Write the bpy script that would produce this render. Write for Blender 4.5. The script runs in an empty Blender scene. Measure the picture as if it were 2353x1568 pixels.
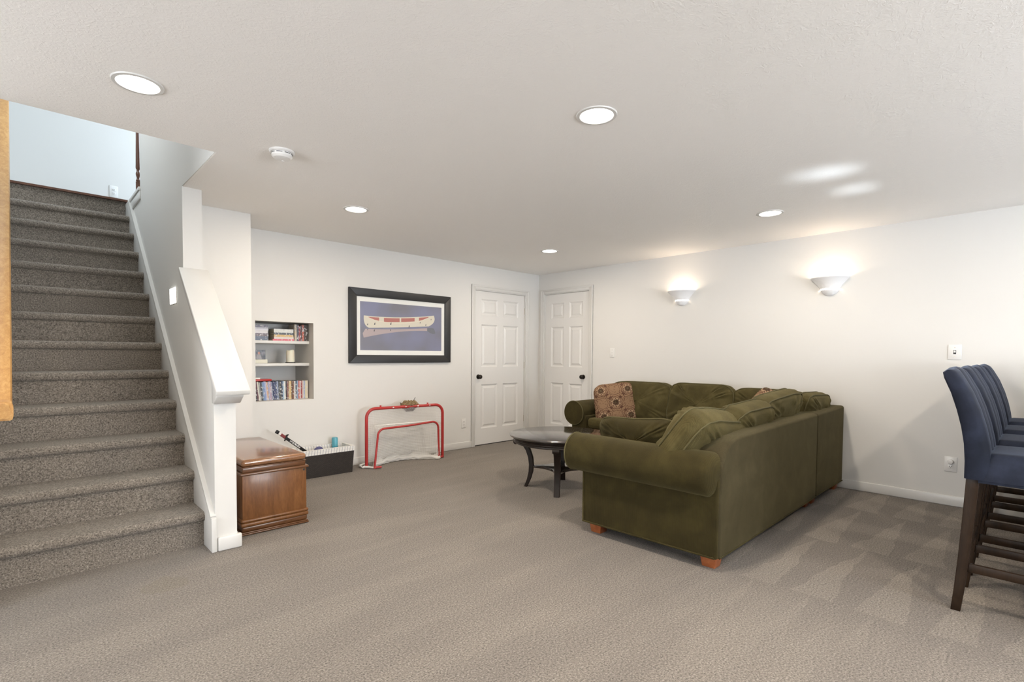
import bpy, math, random
from mathutils import Vector, Matrix, noise

# ---------------------------------------------------------------- camera, world, exposure
S = bpy.context.scene
COL = S.collection
PI = math.pi
W, HPX = 2353, 1568
FOC, PITCH, YAW, ROLL, CAMZ, SHIFT = 1175.36, -0.03387, 0.80555, 0.00741, 1.20706, 70.94
fw = Vector((math.cos(YAW)*math.cos(PITCH), math.sin(YAW)*math.cos(PITCH), math.sin(PITCH)))
rt = Vector((math.sin(YAW), -math.cos(YAW), 0)); up = rt.cross(fw)
r2 = math.cos(ROLL)*rt + math.sin(ROLL)*up; u2 = -math.sin(ROLL)*rt + math.cos(ROLL)*up
cd = bpy.data.cameras.new('camera'); cam = bpy.data.objects.new('camera', cd); COL.objects.link(cam)
m = Matrix.Identity(4)
for i in range(3):
    m[i][0] = r2[i]; m[i][1] = u2[i]; m[i][2] = -fw[i]
m[2][3] = CAMZ
cam.matrix_world = m
cd.sensor_fit = 'HORIZONTAL'; cd.sensor_width = 36; cd.lens = FOC/W*36
cd.shift_y = SHIFT/W; cd.clip_start = 0.02; cd.clip_end = 100
S.camera = cam
S.view_settings.view_transform = 'Standard'; S.view_settings.look = 'None'
S.view_settings.gamma = 1; S.view_settings.use_curve_mapping = False
S.view_settings.exposure = 0.93

wd = bpy.data.worlds.new('daylight'); S.world = wd; wd.use_nodes = True
wd.node_tree.nodes['Background'].inputs[0].default_value = (0.72, 0.85, 1.0, 1)
wd.node_tree.nodes['Background'].inputs[1].default_value = 1.0

WARM = (1.0, 0.865, 0.70); DAY = (0.80, 0.90, 1.0)
def area(name, loc, target, sx, sy, power, color, disk=False, spread=PI):
    l = bpy.data.lights.new(name, 'AREA'); l.energy = power; l.color = color
    l.shape = 'DISK' if disk else 'RECTANGLE'; l.size = sx; l.size_y = sy; l.spread = spread
    o = bpy.data.objects.new(name, l); COL.objects.link(o); o.location = loc
    o.rotation_euler = (Vector(target)-Vector(loc)).to_track_quat('-Z', 'Y').to_euler()
    return o
# daylight by the bar and upstairs windows; the others are added fill
area('daylight_bar_window', (4.2, -4.22, 1.65), (4.2, -1, 3.8), 1.6, 0.85, 36, (.66,.82,1.0))
area('fill_window_front', (2.2, -4.22, 1.15), (2.2, -1, 4.6), 2.0, 1.9, 180, (.93,.96,1.0))  # unseen window light, placed and tilted up to fill the room
area('fill_window_side', (-4.42, 1.9, 1.15), (-1, 1.9, 4.6), 2.4, 1.9, 118, (.93,.96,1.0))  # added side window light that evens out the room
area('daylight_upstairs_window', (2.9, 7.0, 4.0), (0, 7.2, 3.7), 1.4, 1.5, 47, (.72,.86,1.0))
area('fill_lamp_stairwell', (-.13, 4.9, 4.2), (1, 4.8, 3.1), 1.4, .9, 27, (.88,.94,.98))  # added lamp brightening the stair wall; the wall has no opening here
# two small added lamps imitate bar-top glint: a soft patch and streak on ceiling
area('added_glint_patch', (4.05, -.55, 1.075), (3.66, 1.00, 2.36), .20, .07, .10, DAY, spread=math.radians(9))
area('added_glint_streak', (4.35, -.55, 1.075), (4.15, .94, 2.36), .24, .012, .035, DAY, spread=math.radians(7))

# ---------------------------------------------------------------- helpers
class MB:
    def __init__(s): s.v = []; s.f = []
    def add(s, vs, fs):
        b = len(s.v); s.v += [tuple(v) for v in vs]; s.f += [tuple(i+b for i in f) for f in fs]; return s
    def box(s, x0, x1, y0, y1, z0, z1):
        return s.add([(x0,y0,z0),(x1,y0,z0),(x1,y1,z0),(x0,y1,z0),(x0,y0,z1),(x1,y0,z1),(x1,y1,z1),(x0,y1,z1)],
                     [(3,2,1,0),(4,5,6,7),(0,1,5,4),(1,2,6,5),(2,3,7,6),(3,0,4,7)])
    def frustum(s, b, t):   # b,t: 4 corner loops
        return s.add(list(b)+list(t), [(3,2,1,0),(4,5,6,7),(0,1,5,4),(1,2,6,5),(2,3,7,6),(3,0,4,7)])
    def prism(s, poly, ax, a, b):
        def P(p, q):
            return (q,p[0],p[1]) if ax == 'x' else (p[0],q,p[1]) if ax == 'y' else (p[0],p[1],q)
        n = len(poly)
        return s.add([P(p,a) for p in poly]+[P(p,b) for p in poly],
                     [tuple(range(n-1,-1,-1)), tuple(range(n,2*n))]+[(i,(i+1)%n,n+(i+1)%n,n+i) for i in range(n)])
    def tube(s, path, r, n=8, closed=False, caps=True, flat=None):
        P = [Vector(p) for p in path]; k = len(P)
        rs = r if isinstance(r, (list, tuple)) else [r]*k
        vs = []; prev = None
        for i in range(k):
            if closed: t = P[(i+1)%k]-P[i-1]
            else: t = P[min(i+1,k-1)]-P[max(i-1,0)]
            t.normalize()
            if prev is None:
                a = Vector((0,0,1)) if abs(t.z) < .9 else Vector((1,0,0))
                nrm = t.cross(a).normalized()
            else:
                nrm = (prev-t*prev.dot(t)).normalized()
            prev = nrm; bn = t.cross(nrm)
            for j in range(n):
                an = 2*PI*j/n; vs.append(P[i]+rs[i]*(math.cos(an)*nrm+math.sin(an)*bn))
        fs = []
        for i in range(k if closed else k-1):
            i2 = (i+1)%k
            for j in range(n):
                fs.append((i*n+j, i*n+(j+1)%n, i2*n+(j+1)%n, i2*n+j))
        if not closed and caps:
            fs.append(tuple(range(n-1,-1,-1))); fs.append(tuple((k-1)*n+j for j in range(n)))
        return s.add(vs, fs)
    def lathe(s, prof, c=(0,0,0), n=32, a0=0, a1=2*PI, axis='z'):
        full = abs(a1-a0-2*PI) < 1e-6; m_ = n if full else n+1; k = len(prof); vs = []
        for i in range(m_):
            a = a0+(a1-a0)*i/n
            for r, h in prof:
                q = (r*math.cos(a), r*math.sin(a), h)
                if axis == 'y': q = (q[0], q[2], q[1])
                if axis == 'x': q = (q[2], q[0], q[1])
                vs.append((c[0]+q[0], c[1]+q[1], c[2]+q[2]))
        fs = []
        for i in range(n):
            i2 = (i+1)%m_
            for j in range(k-1):
                fs.append((i*k+j, i2*k+j, i2*k+j+1, i*k+j+1))
        return s.add(vs, fs)
    def grid(s, fn, nu, nv):
        vs = [fn(i/nu, j/nv) for j in range(nv+1) for i in range(nu+1)]
        fs = [(j*(nu+1)+i, j*(nu+1)+i+1, (j+1)*(nu+1)+i+1, (j+1)*(nu+1)+i) for j in range(nv) for i in range(nu)]
        return s.add(vs, fs)
    def sphere(s, c, r, nu=16, nv=10, sc=(1,1,1)):
        return s.grid(lambda u,v: (c[0]+sc[0]*r*math.sin(PI*v)*math.cos(2*PI*u), c[1]+sc[1]*r*math.sin(PI*v)*math.sin(2*PI*u), c[2]+sc[2]*r*math.cos(PI*v)), nu, nv)
    def rot(s, M):
        s.v = [tuple(M @ Vector(v)) for v in s.v]; return s
    def build(s, name, mat, parent=None, origin=None, bevel=0, seg=2, smooth=None, world=False, kind=None, label=None):
        """world=True: vertices are in world coordinates and are moved into the parent's frame"""
        off = Vector((0,0,0))
        if origin is not None: off = Vector(origin)
        elif world and parent is not None:
            p = parent
            while p is not None: off += p.location; p = p.parent
        me = bpy.data.meshes.new(name)
        me.from_pydata([tuple(Vector(v)-off) for v in s.v], [], s.f)
        me.validate(); me.update()
        import bmesh as _b
        bm = _b.new(); bm.from_mesh(me); None
        _b.ops.recalc_face_normals(bm, faces=bm.faces); bm.to_mesh(me); bm.free()
        me.materials.append(mat)
        if smooth is not None:
            for p in me.polygons: p.use_smooth = True
            me.set_sharp_from_angle(angle=math.radians(smooth))
        o = bpy.data.objects.new(name, me); COL.objects.link(o)
        if parent is not None: o.parent = parent
        if origin is not None: o.location = origin
        if bevel:
            b = o.modifiers.new('bevel', 'BEVEL'); b.width = bevel; b.segments = seg; b.limit_method = 'ANGLE'; b.angle_limit = math.radians(40)
            if smooth is None:
                for p in me.polygons: p.use_smooth = True
                me.set_sharp_from_angle(angle=math.radians(30)) if seg < 2 else None
        if kind: o['kind'] = kind
        if label: o['label'] = label
        return o
def thing(name, label, cat, loc=(0,0,0), rz=0, group=None, rot=None):
    o = bpy.data.objects.new(name, None); COL.objects.link(o); o.empty_display_size = .1
    o.location = loc; o.rotation_euler = rot if rot else (0,0,rz)
    o['label'] = label; o['category'] = cat
    if group: o['group'] = group
    return o
def tag(o, label, cat, group=None):
    o['label'] = label; o['category'] = cat
    if group: o['group'] = group
    return o
def struct(o): o['kind'] = 'structure'; return o
def B(x0,x1,y0,y1,z0,z1): return MB().box(x0,x1,y0,y1,z0,z1)
def dup(root, loc, label=None, group=None):
    r = root.copy(); COL.objects.link(r); r.location = loc
    if label: r['label'] = label
    if group: r['group'] = group
    for ch in list(root.children):
        c = ch.copy(); COL.objects.link(c); c.parent = r
        for g in ch.children:
            d = g.copy(); COL.objects.link(d); d.parent = c
    return r

# ---------------------------------------------------------------- materials
class Mat:
    def __init__(s, name, color=(.8,.8,.8), rough=.5, metal=0, spec=.5):
        s.m = bpy.data.materials.new(name); s.m.use_nodes = True; s.t = s.m.node_tree
        s.b = s.t.nodes['Principled BSDF']
        s.b.inputs['Base Color'].default_value = (*color, 1); s.b.inputs['Roughness'].default_value = rough
        s.b.inputs['Metallic'].default_value = metal; s.b.inputs['Specular IOR Level'].default_value = spec
    def n(s, typ, **kw):
        nd = s.t.nodes.new(typ)
        for k, v in kw.items():
            if k.startswith('i_'):
                nd.inputs[k[2:].replace('_',' ')].default_value = v
            else: setattr(nd, k, v)
        return nd
    def l(s, a, b): s.t.links.new(a, b); return s
    def coord(s, which='Object', scale=(1,1,1), rot=(0,0,0)):
        tc = s.n('ShaderNodeTexCoord'); mp = s.n('ShaderNodeMapping')
        mp.inputs['Scale'].default_value = scale; mp.inputs['Rotation'].default_value = rot
        s.l(tc.outputs[which], mp.inputs['Vector']); return mp.outputs['Vector']
    def geo(s, scale=(1,1,1), rot=(0,0,0)):
        g = s.n('ShaderNodeNewGeometry'); mp = s.n('ShaderNodeMapping')
        mp.inputs['Scale'].default_value = scale; mp.inputs['Rotation'].default_value = rot
        s.l(g.outputs['Position'], mp.inputs['Vector']); return mp.outputs['Vector']
    def noise(s, vec, scale, detail=2, rough=.5, dist=0):
        nd = s.n('ShaderNodeTexNoise'); nd.inputs['Scale'].default_value = scale; nd.inputs['Detail'].default_value = detail
        nd.inputs['Roughness'].default_value = rough; nd.inputs['Distortion'].default_value = dist
        if vec is not None: s.l(vec, nd.inputs['Vector'])
        return nd.outputs['Fac']
    def ramp(s, fac, stops, interp='LINEAR'):
        r = s.n('ShaderNodeValToRGB'); r.color_ramp.interpolation = interp
        e = r.color_ramp.elements
        while len(e) < len(stops): e.new(.5)
        for q, (p, c) in zip(e, stops): q.position = p; q.color = (*c, 1) if len(c) == 3 else c
        s.l(fac, r.inputs['Fac']); return r.outputs['Color']
    def math(s, op, a, b=None, c=None):
        nd = s.n('ShaderNodeMath', operation=op)
        for i, q in enumerate((a, b, c)):
            if q is None: continue
            if isinstance(q, (int, float)): nd.inputs[i].default_value = q
            else: s.l(q, nd.inputs[i])
        return nd.outputs[0]
    def mix(s, fac, a, b, mode='MIX'):
        nd = s.n('ShaderNodeMix', data_type='RGBA', blend_type=mode)
        for i, q in ((0, fac), (6, a), (7, b)):
            if isinstance(q, (int, float)): nd.inputs[i].default_value = q
            elif isinstance(q, tuple): nd.inputs[i].default_value = (*q, 1) if len(q) == 3 else q
            else: s.l(q, nd.inputs[i])
        return nd.outputs[2]
    def color(s, c): s.l(c, s.b.inputs['Base Color']); return s
    def bump(s, h, strength=.3, dist=.002):
        b = s.n('ShaderNodeBump'); b.inputs['Strength'].default_value = strength; b.inputs['Distance'].default_value = dist
        s.l(h, b.inputs['Height']); s.l(b.outputs['Normal'], s.b.inputs['Normal']); return s
    def emit(s, c, st): s.b.inputs['Emission Color'].default_value = (*c,1); s.b.inputs['Emission Strength'].default_value = st; return s

def srgb(r, g, b):
    f = lambda c: (c/255/12.92 if c/255 <= .04045 else ((c/255+.055)/1.055)**2.4)
    return (f(r), f(g), f(b))

M = {}
q = Mat('wall_paint', (.70,.688,.66), .62, spec=.3); v = q.geo(); q.bump(q.noise(v, 180, 2), .06, .001); M['wall'] = q.m
q = Mat('ceiling_paint', (.92,.90,.87), .6, spec=.3); v = q.geo()
a = q.noise(v, 46, 3, .6, 1.6); b_ = q.noise(v, 13, 1)
h = q.math('MULTIPLY', q.math('POWER', a, 2.0), q.math('ADD', b_, .2)); q.bump(h, .5, .006); M['ceil'] = q.m
q = Mat('trim_paint', (.66,.65,.625), .35, spec=.45); M['trim'] = q.m
q = Mat('door_paint', (.72,.71,.69), .38, spec=.4); M['door'] = q.m
q = Mat('plate_plastic', (.76,.75,.73), .3); M['plate'] = q.m
q = Mat('window_glass', (1,1,1), .02); q.b.inputs['Transmission Weight'].default_value = 1.0; M['glass'] = q.m
M['slot'] = Mat('slot_dark', (.03,.03,.03), .6).m
q = Mat('ceramic_white', (.86,.86,.87), .45); M['ceramic'] = q.m
q = Mat('bronze', (.035,.028,.024), .32, metal=.7); M['bronze'] = q.m
q = Mat('hinge_metal', (.45,.40,.32), .35, metal=.9); M['hinge'] = q.m
q = Mat('hinge_metal_dark', (.16,.14,.12), .4, metal=.8); M['hinge_dark'] = q.m

def carpet(name, floor=True):
    q = Mat(name, (.4,.36,.32), 1.0, spec=.05)
    v = q.geo()
    fine = q.noise(v, 125, 4, .8)
    mid = q.noise(v, 45, 3, .7)
    big = q.noise(v, 2.2, 3, .6)
    base = q.ramp(fine, [(.34, (.045,.038,.032)), (.46, (.182,.160,.139)), (.54, (.235,.208,.181)), (.68, (.43,.385,.338))])
    if floor:
        # nap streaks left by the vacuum cleaner: long bands along the room with ragged edges, wedge shapes by the right wall
        vs = q.geo(scale=(.55, 3.1, 1)); st = q.noise(vs, 1.15, 3, .55, .35)
        streak = q.ramp(st, [(.34, (.25,.25,.25)), (.50, (.5,.5,.5)), (.60, (.9,.9,.9))])
        g = q.n('ShaderNodeNewGeometry'); sp = q.n('ShaderNodeSeparateXYZ'); q.l(g.outputs['Position'], sp.inputs[0])
        wob = q.math('MULTIPLY', q.math('SUBTRACT', q.noise(v, 2.2, 3, .6), .5), .15)
        X = q.math('ADD', sp.outputs['X'], wob); Y = q.math('ADD', sp.outputs['Y'], wob)
        rowi = q.math('FLOOR', q.math('DIVIDE', X, .95))
        fx = q.math('FRACT', q.math('DIVIDE', X, .95))
        fy = q.math('FRACT', q.math('ADD', q.math('DIVIDE', q.math('SUBTRACT', Y, q.math('MULTIPLY', X, .06)), .27), q.math('MULTIPLY', rowi, .37)))
        wed = q.math('LESS_THAN', fy, q.math('MULTIPLY', q.math('SUBTRACT', 1.0, fx), .72))
        mx = q.n('ShaderNodeMapRange', interpolation_type='SMOOTHSTEP'); mx.inputs['From Min'].default_value = 2.2; mx.inputs['From Max'].default_value = 3.3
        q.l(sp.outputs['X'], mx.inputs['Value'])
        my = q.n('ShaderNodeMapRange', interpolation_type='SMOOTHSTEP'); my.inputs['From Min'].default_value = 1.9; my.inputs['From Max'].default_value = 1.2
        q.l(sp.outputs['Y'], my.inputs['Value'])
        mask = q.math('MULTIPLY', mx.outputs[0], my.outputs[0])
        nap = q.mix(mask, streak, wed)
        nap = q.mix(.22, nap, big)
        mult = q.ramp(nap, [(0, (.82,.81,.81)), (1, (1.12,1.11,1.09))])
        col = q.mix(1.0, base, mult, 'MULTIPLY')
        # old stain by the stair foot
        st2 = q.n('ShaderNodeVectorMath', operation='DISTANCE'); q.l(g.outputs['Position'], st2.inputs[0]); st2.inputs[1].default_value = (.52, 3.12, 0)
        sm = q.math('MULTIPLY', q.math('LESS_THAN', q.math('ADD', st2.outputs['Value'], q.math('MULTIPLY', q.noise(v, 16, 2), .14)), .17), .16)
        col = q.mix(sm, col, (.16,.13,.06))
    else:
        mult = q.ramp(big, [(.3, (.98,.965,.93)), (.7, (1.18,1.165,1.12))]); col = q.mix(1.0, base, mult, 'MULTIPLY')  # same carpet as the floor, lightened in colour where the stair light falls short
    q.color(col)
    h = q.math('ADD', q.math('MULTIPLY', fine, 1.0), q.math('MULTIPLY', mid, .25)); q.bump(h, .8, .006)
    q.b.inputs['Sheen Weight'].default_value = .15; q.b.inputs['Sheen Roughness'].default_value = .6
    return q.m
M['carpet'] = carpet('carpet_floor'); M['stair'] = carpet('carpet_stair_lightened', False)

def corduroy(name, axis_rot=(0,0,0), c0=(.0135,.0098,.003), c1=(.029,.022,.0065), c2=(.058,.046,.0135)):
    q = Mat(name, c1, .85, spec=.15); v = q.coord('Object', rot=axis_rot)
    nb = q.noise(v, 5.5, 4, .6, .4); nf = q.noise(v, 420, 2, .6)
    col = q.ramp(nb, [(.28, c0), (.5, c1), (.74, c2)])
    col = q.mix(.30, col, q.ramp(nf, [(.3, c0), (.7, c2)]))
    wv = q.n('ShaderNodeTexWave', wave_type='BANDS', bands_direction='X'); wv.inputs['Scale'].default_value = 55; wv.inputs['Distortion'].default_value = .4; wv.inputs['Detail'].default_value = 1
    q.l(v, wv.inputs['Vector'])
    col = q.mix(.16, col, q.ramp(wv.outputs['Fac'], [(0, c0), (1, c2)]))
    q.color(col); q.bump(q.math('ADD', wv.outputs['Fac'], nf), .45, .0022)
    q.b.inputs['Sheen Weight'].default_value = .22; q.b.inputs['Sheen Roughness'].default_value = .45
    q.b.inputs['Sheen Tint'].default_value = (.62,.54,.28,1)
    return q.m
M['cord'] = corduroy('olive_corduroy'); M['cord_y'] = corduroy('olive_corduroy_cross', (0,0,PI/2))
M['cord_light'] = corduroy('olive_corduroy_cushion', (0,0,0), (.024,.019,.006), (.054,.043,.0135), (.112,.092,.036))
M['piping'] = Mat('olive_piping', (.088,.076,.034), .75, spec=.2).m
M['cord_back'] = corduroy('olive_corduroy_back', (0,0,0), (.021,.016,.007), (.040,.032,.015), (.070,.058,.030))  # lighter, duller olive for the sofa backs

def wood(name, c0, c1, c2, rough=.3, scale=(1,8,8), spec=.5, coat=0, sc=3.0):
    q = Mat(name, c1, rough, spec=spec); v = q.coord('Object', scale=scale)
    a = q.noise(v, sc, 4, .6, 1.2); b = q.noise(v, sc*9, 3, .6)
    col = q.mix(.35, q.ramp(a, [(.3, c0), (.5, c1), (.7, c2)]), q.ramp(b, [(.3, c0), (.7, c2)]))
    q.color(col)
    if coat: q.b.inputs['Coat Weight'].default_value = coat; q.b.inputs['Coat Roughness'].default_value = .12
    return q.m
M['chest'] = wood('chest_wood', (.10,.038,.011), (.17,.068,.021), (.24,.105,.036), .36, (9,9,1.1), coat=.12, spec=.35)
M['chest_top'] = wood('chest_top_wood', (.16,.07,.03), (.24,.11,.05), (.31,.155,.075), .2, (9,1.0,9), coat=.7)
M['chest_trim'] = wood('chest_trim_wood', (.065,.025,.008), (.12,.048,.016), (.18,.075,.028), .28, (1.2,9,9), coat=.3)
M['espresso'] = wood('espresso_wood', (.008,.005,.003), (.014,.008,.005), (.022,.012,.008), .42, (6,6,1.2), spec=.3)
M['table_top'] = wood('espresso_table_top', (.018,.012,.010), (.026,.018,.014), (.040,.028,.021), .16, (1,7,7), coat=.8)
M['stool_wood'] = wood('stool_wood', (.013,.007,.004), (.022,.012,.006), (.034,.019,.010), .45, (7,7,1), spec=.22)
M['foot'] = wood('sofa_foot_wood', (.20,.055,.018), (.30,.085,.028), (.38,.13,.045), .35, (1,6,6))
M['oak'] = wood('oak_rail', (.42,.21,.065), (.55,.30,.10), (.66,.40,.16), .45, (8,1,8), spec=.3)
M['cherry'] = wood('dark_cherry', (.07,.026,.014), (.12,.048,.026), (.17,.075,.042), .35, (7,7,1))

q = Mat('navy_velvet', (.022,.030,.055), .7, spec=.2); v = q.coord('Object')
q.color(q.ramp(q.noise(v, 9, 4, .6), [(.3, (.006,.009,.018)), (.5, (.010,.014,.028)), (.72, (.018,.025,.048))])); q.bump(q.noise(v, 500, 2), .2, .001)
q.b.inputs['Sheen Weight'].default_value = .30; q.b.inputs['Sheen Roughness'].default_value = .25; q.b.inputs['Sheen Tint'].default_value = (.55,.68,.95,1)
M['navy'] = q.m

def medallion():
    q = Mat('medallion_fabric', (.4,.3,.2), .85, spec=.15)
    tc = q.n('ShaderNodeTexCoord'); sp = q.n('ShaderNodeSeparateXYZ'); q.l(tc.outputs['Object'], sp.inputs[0])
    P = .30
    X = q.math('DIVIDE', sp.outputs['X'], P); Z = q.math('DIVIDE', sp.outputs['Z'], P)
    a = q.math('ADD', q.math('ADD', X, Z), .5); b = q.math('ADD', q.math('SUBTRACT', X, Z), .5)
    fa = q.math('SUBTRACT', q.math('FRACT', a), .5); fb = q.math('SUBTRACT', q.math('FRACT', b), .5)
    r = q.math('SQRT', q.math('ADD', q.math('MULTIPLY', fa, fa), q.math('MULTIPLY', fb, fb)))
    th = q.math('ARCTAN2', fa, fb)
    r8 = q.math('MULTIPLY', r, q.math('ADD', 1.0, q.math('MULTIPLY', q.math('COSINE', q.math('MULTIPLY', th, 8)), .10)))
    T = (.235,.145,.085); D = (.055,.018,.013); G = (.11,.088,.048); C = (.33,.225,.14)
    col = q.ramp(r8, [(0, D), (.025, G), (.10, D), (.115, G), (.145, D), (.165, C), (.225, C), (.245, D), (.27, T), (.315, T), (.335, D), (.365, T), (.43, T), (.45, D), (.465, T), (.6, T)], 'LINEAR')
    dots = q.math('MULTIPLY', q.math('GREATER_THAN', q.math('COSINE', q.math('MULTIPLY', th, 8)), .55), q.math('COMPARE', r, .195, .014))
    col = q.mix(dots, col, D)
    lobes = q.math('MULTIPLY', q.math('GREATER_THAN', q.math('COSINE', q.math('MULTIPLY', th, 4)), .72), q.math('COMPARE', r, .385, .05))
    col = q.mix(q.math('MULTIPLY', lobes, .75), col, D)
    v = q.coord('Object'); n2 = q.noise(v, 75, 3, .6)
    col = q.mix(q.math('MULTIPLY', q.math('GREATER_THAN', n2, .60), .55), col, D)
    q.color(col); q.bump(q.noise(v, 600, 2), .25, .001)
    return q.m
M['medallion'] = medallion()

q = Mat('wicker', (.03,.022,.017), .55); v = q.coord('Object')
w1 = q.n('ShaderNodeTexBrick'); w1.inputs['Scale'].default_value = 26; w1.inputs['Mortar Size'].default_value = .035
w1.inputs['Color1'].default_value = (.040,.030,.024,1); w1.inputs['Color2'].default_value = (.024,.018,.015,1); w1.inputs['Mortar'].default_value = (.006,.005,.004,1)
tc = q.n('ShaderNodeTexCoord'); sp = q.n('ShaderNodeSeparateXYZ'); cb = q.n('ShaderNodeCombineXYZ'); q.l(tc.outputs['Object'], sp.inputs[0])
q.l(q.math('ADD', sp.outputs['X'], sp.outputs['Y']), cb.inputs[0]); q.l(sp.outputs['Z'], cb.inputs[1]); q.l(cb.outputs[0], w1.inputs['Vector'])
q.color(w1.outputs['Color']); q.bump(q.math('SUBTRACT', 1.0, w1.outputs['Fac']), .8, .004); M['wicker'] = q.m

q = Mat('striped_liner', (.8,.79,.76), .9, spec=.1); tc = q.n('ShaderNodeTexCoord'); sp = q.n('ShaderNodeSeparateXYZ'); q.l(tc.outputs['Object'], sp.inputs[0])
s1 = q.math('ADD', sp.outputs['X'], sp.outputs['Y']); st = q.math('LESS_THAN', q.math('FRACT', q.math('MULTIPLY', s1, 36)), .2)
s2 = q.math('LESS_THAN', q.math('FRACT', q.math('MULTIPLY', sp.outputs['Z'], 45)), .12)
q.color(q.mix(q.math('MAXIMUM', st, q.math('MULTIPLY', s2, .4)), (.80,.79,.76), (.40,.41,.44))); M['liner'] = q.m

M['red'] = Mat('red_enamel', (.42,.030,.028), .28).m
M['white_pad'] = Mat('white_vinyl', (.78,.77,.74), .6).m
M['net'] = Mat('net_cord', (.86,.86,.84), .8).m
M['straw'] = wood('straw_brown', (.16,.11,.05), (.26,.18,.09), (.36,.26,.14), .8, (20,20,20))
M['black'] = Mat('black_plastic', (.012,.012,.013), .4).m
q = Mat('frame_black', (.020,.020,.021), .45); v = q.coord('Object'); q.bump(q.noise(v, 300, 2), .1, .001); M['frame'] = q.m
M['mat'] = Mat('picture_mat', (.80,.80,.77), .8).m
q = Mat('print_water', (.13,.15,.24), .12, spec=.6); v = q.coord('Object')
q.color(q.ramp(q.noise(v, 2.2, 2), [(.35, (.185,.185,.225)), (.6, (.215,.225,.33))])); M['water'] = q.m
M['canoe'] = Mat('print_canoe', (.64,.60,.50), .2).m
M['canoe_red'] = Mat('print_canoe_inside', (.42,.16,.14), .2).m
M['canoe_pale'] = Mat('print_canoe_rim', (.72,.66,.54), .2).m
M['canoe_refl'] = Mat('print_reflection', (.42,.35,.35), .2).m
M['canoe_refl2'] = Mat('print_reflection_dim', (.16,.17,.20), .2).m
M['ink'] = Mat('print_mark', (.10,.09,.10), .3).m
M['lens'] = Mat('lamp_lens', (.9,.9,.88), .4).emit((1,.96,.88), 6.0).m
M['glow'] = Mat('step_lamp_glow', (.9,.9,.88), .4).emit((1,.98,.92), 4.0).m
M['slit'] = Mat('sconce_slit_glow', (.9,.9,.88), .4).emit((1,.90,.80), 1.6).m
M['wax'] = Mat('candle_wax', (.74,.70,.58), .5).m; M['wax'].node_tree.nodes['Principled BSDF'].inputs['Subsurface Weight'].default_value = .2
M['bottle'] = Mat('bottle_blue', (.07,.30,.40), .25).m
M['stone_white'] = Mat('frame_base_white', (.72,.70,.60), .6).m
M['counter'] = wood('bar_top', (.10,.07,.05), (.16,.11,.08), (.22,.16,.11), .25, (1,8,8))

# print on spines: the object's own colour with small blocks of lettering
q = Mat('cover_print', (.5,.5,.5), .35); oi = q.n('ShaderNodeObjectInfo'); v = q.coord('Object', scale=(1,1,1))
mm = q.n('ShaderNodeMapping'); mm.inputs['Scale'].default_value = (90,20,60); q.l(v, mm.inputs['Vector'])
add = q.n('ShaderNodeVectorMath', operation='ADD'); q.l(mm.outputs[0], add.inputs[0]); q.l(oi.outputs['Random'], add.inputs[1])
sc2 = q.n('ShaderNodeVectorMath', operation='SCALE'); sc2.inputs['Scale'].default_value = 37.0; q.l(oi.outputs['Random'], sc2.inputs[0])
add2 = q.n('ShaderNodeVectorMath', operation='ADD'); q.l(mm.outputs[0], add2.inputs[0]); q.l(sc2.outputs[0], add2.inputs[1])
nz = q.n('ShaderNodeTexNoise'); nz.inputs['Scale'].default_value = .75; nz.inputs['Detail'].default_value = 3; q.l(add2.outputs[0], nz.inputs['Vector'])
inv = q.n('ShaderNodeInvert'); q.l(oi.outputs['Color'], inv.inputs['Color'])
half = q.mix(.75, inv.outputs[0], (.6,.58,.55)); q.color(q.mix(q.math('MULTIPLY', q.math('GREATER_THAN', nz.outputs['Fac'], .585), .7), oi.outputs['Color'], half)); M['cover'] = q.m
M['paper'] = Mat('page_block', (.62,.58,.48), .9).m

# ---------------------------------------------------------------- room shell
XR, YB, H = 5.456, 5.125, 2.36
XS = .83          # stair side of the stair wall
T = .12
fl = struct(B(-4.7, XR+.2, -4.45, 8.2, -.1, 0).build('floor', M['carpet']))
# ceiling with the stair opening
c = MB(); c.box(-4.7, XR+.2, -4.45, 3.345, H, H+.1).box(XS+.004, XR+.2, 3.345, 6.6, H, H+.1)
c.box(-4.7, -.14, 3.345, 8.2, H, H+.1)
ceil = struct(c.build('ceiling', M['ceil']))

# picture wall with openings for door 1 and the shelf niche
NX0, NX1, NZ0, NZ1 = 1.587, 2.137, .742, 1.508
D1 = (4.25, 5.18, 2.05)
w = MB()
g_ = .02; w.box(1.40, NX0-g_, YB, YB+T, 0, H).box(NX0-g_, NX1+g_, YB, YB+T, 0, NZ0-g_).box(NX0-g_, NX1+g_, YB, YB+T, NZ1+g_, H)
w.box(NX1+g_, D1[0], YB, YB+T, 0, H).box(D1[0], D1[1], YB, YB+T, D1[2], H).box(D1[1], XR+T, YB, YB+T, 0, H)
struct(w.build('wall_back', M['wall']))
# shallow projection left of the niche
struct(B(XS+.12, 1.40, 4.61, 5.25, 0, H).build('wall_chase', M['wall']))
D2 = (4.205, 5.02, 2.075)
w = MB(); w.box(XR, XR+T, -4.45, D2[0], 0, H).box(XR, XR+T, D2[0], D2[1], D2[2], H).box(XR, XR+T, D2[1], YB, 0, H)
struct(w.build('wall_right', M['wall']))
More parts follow.
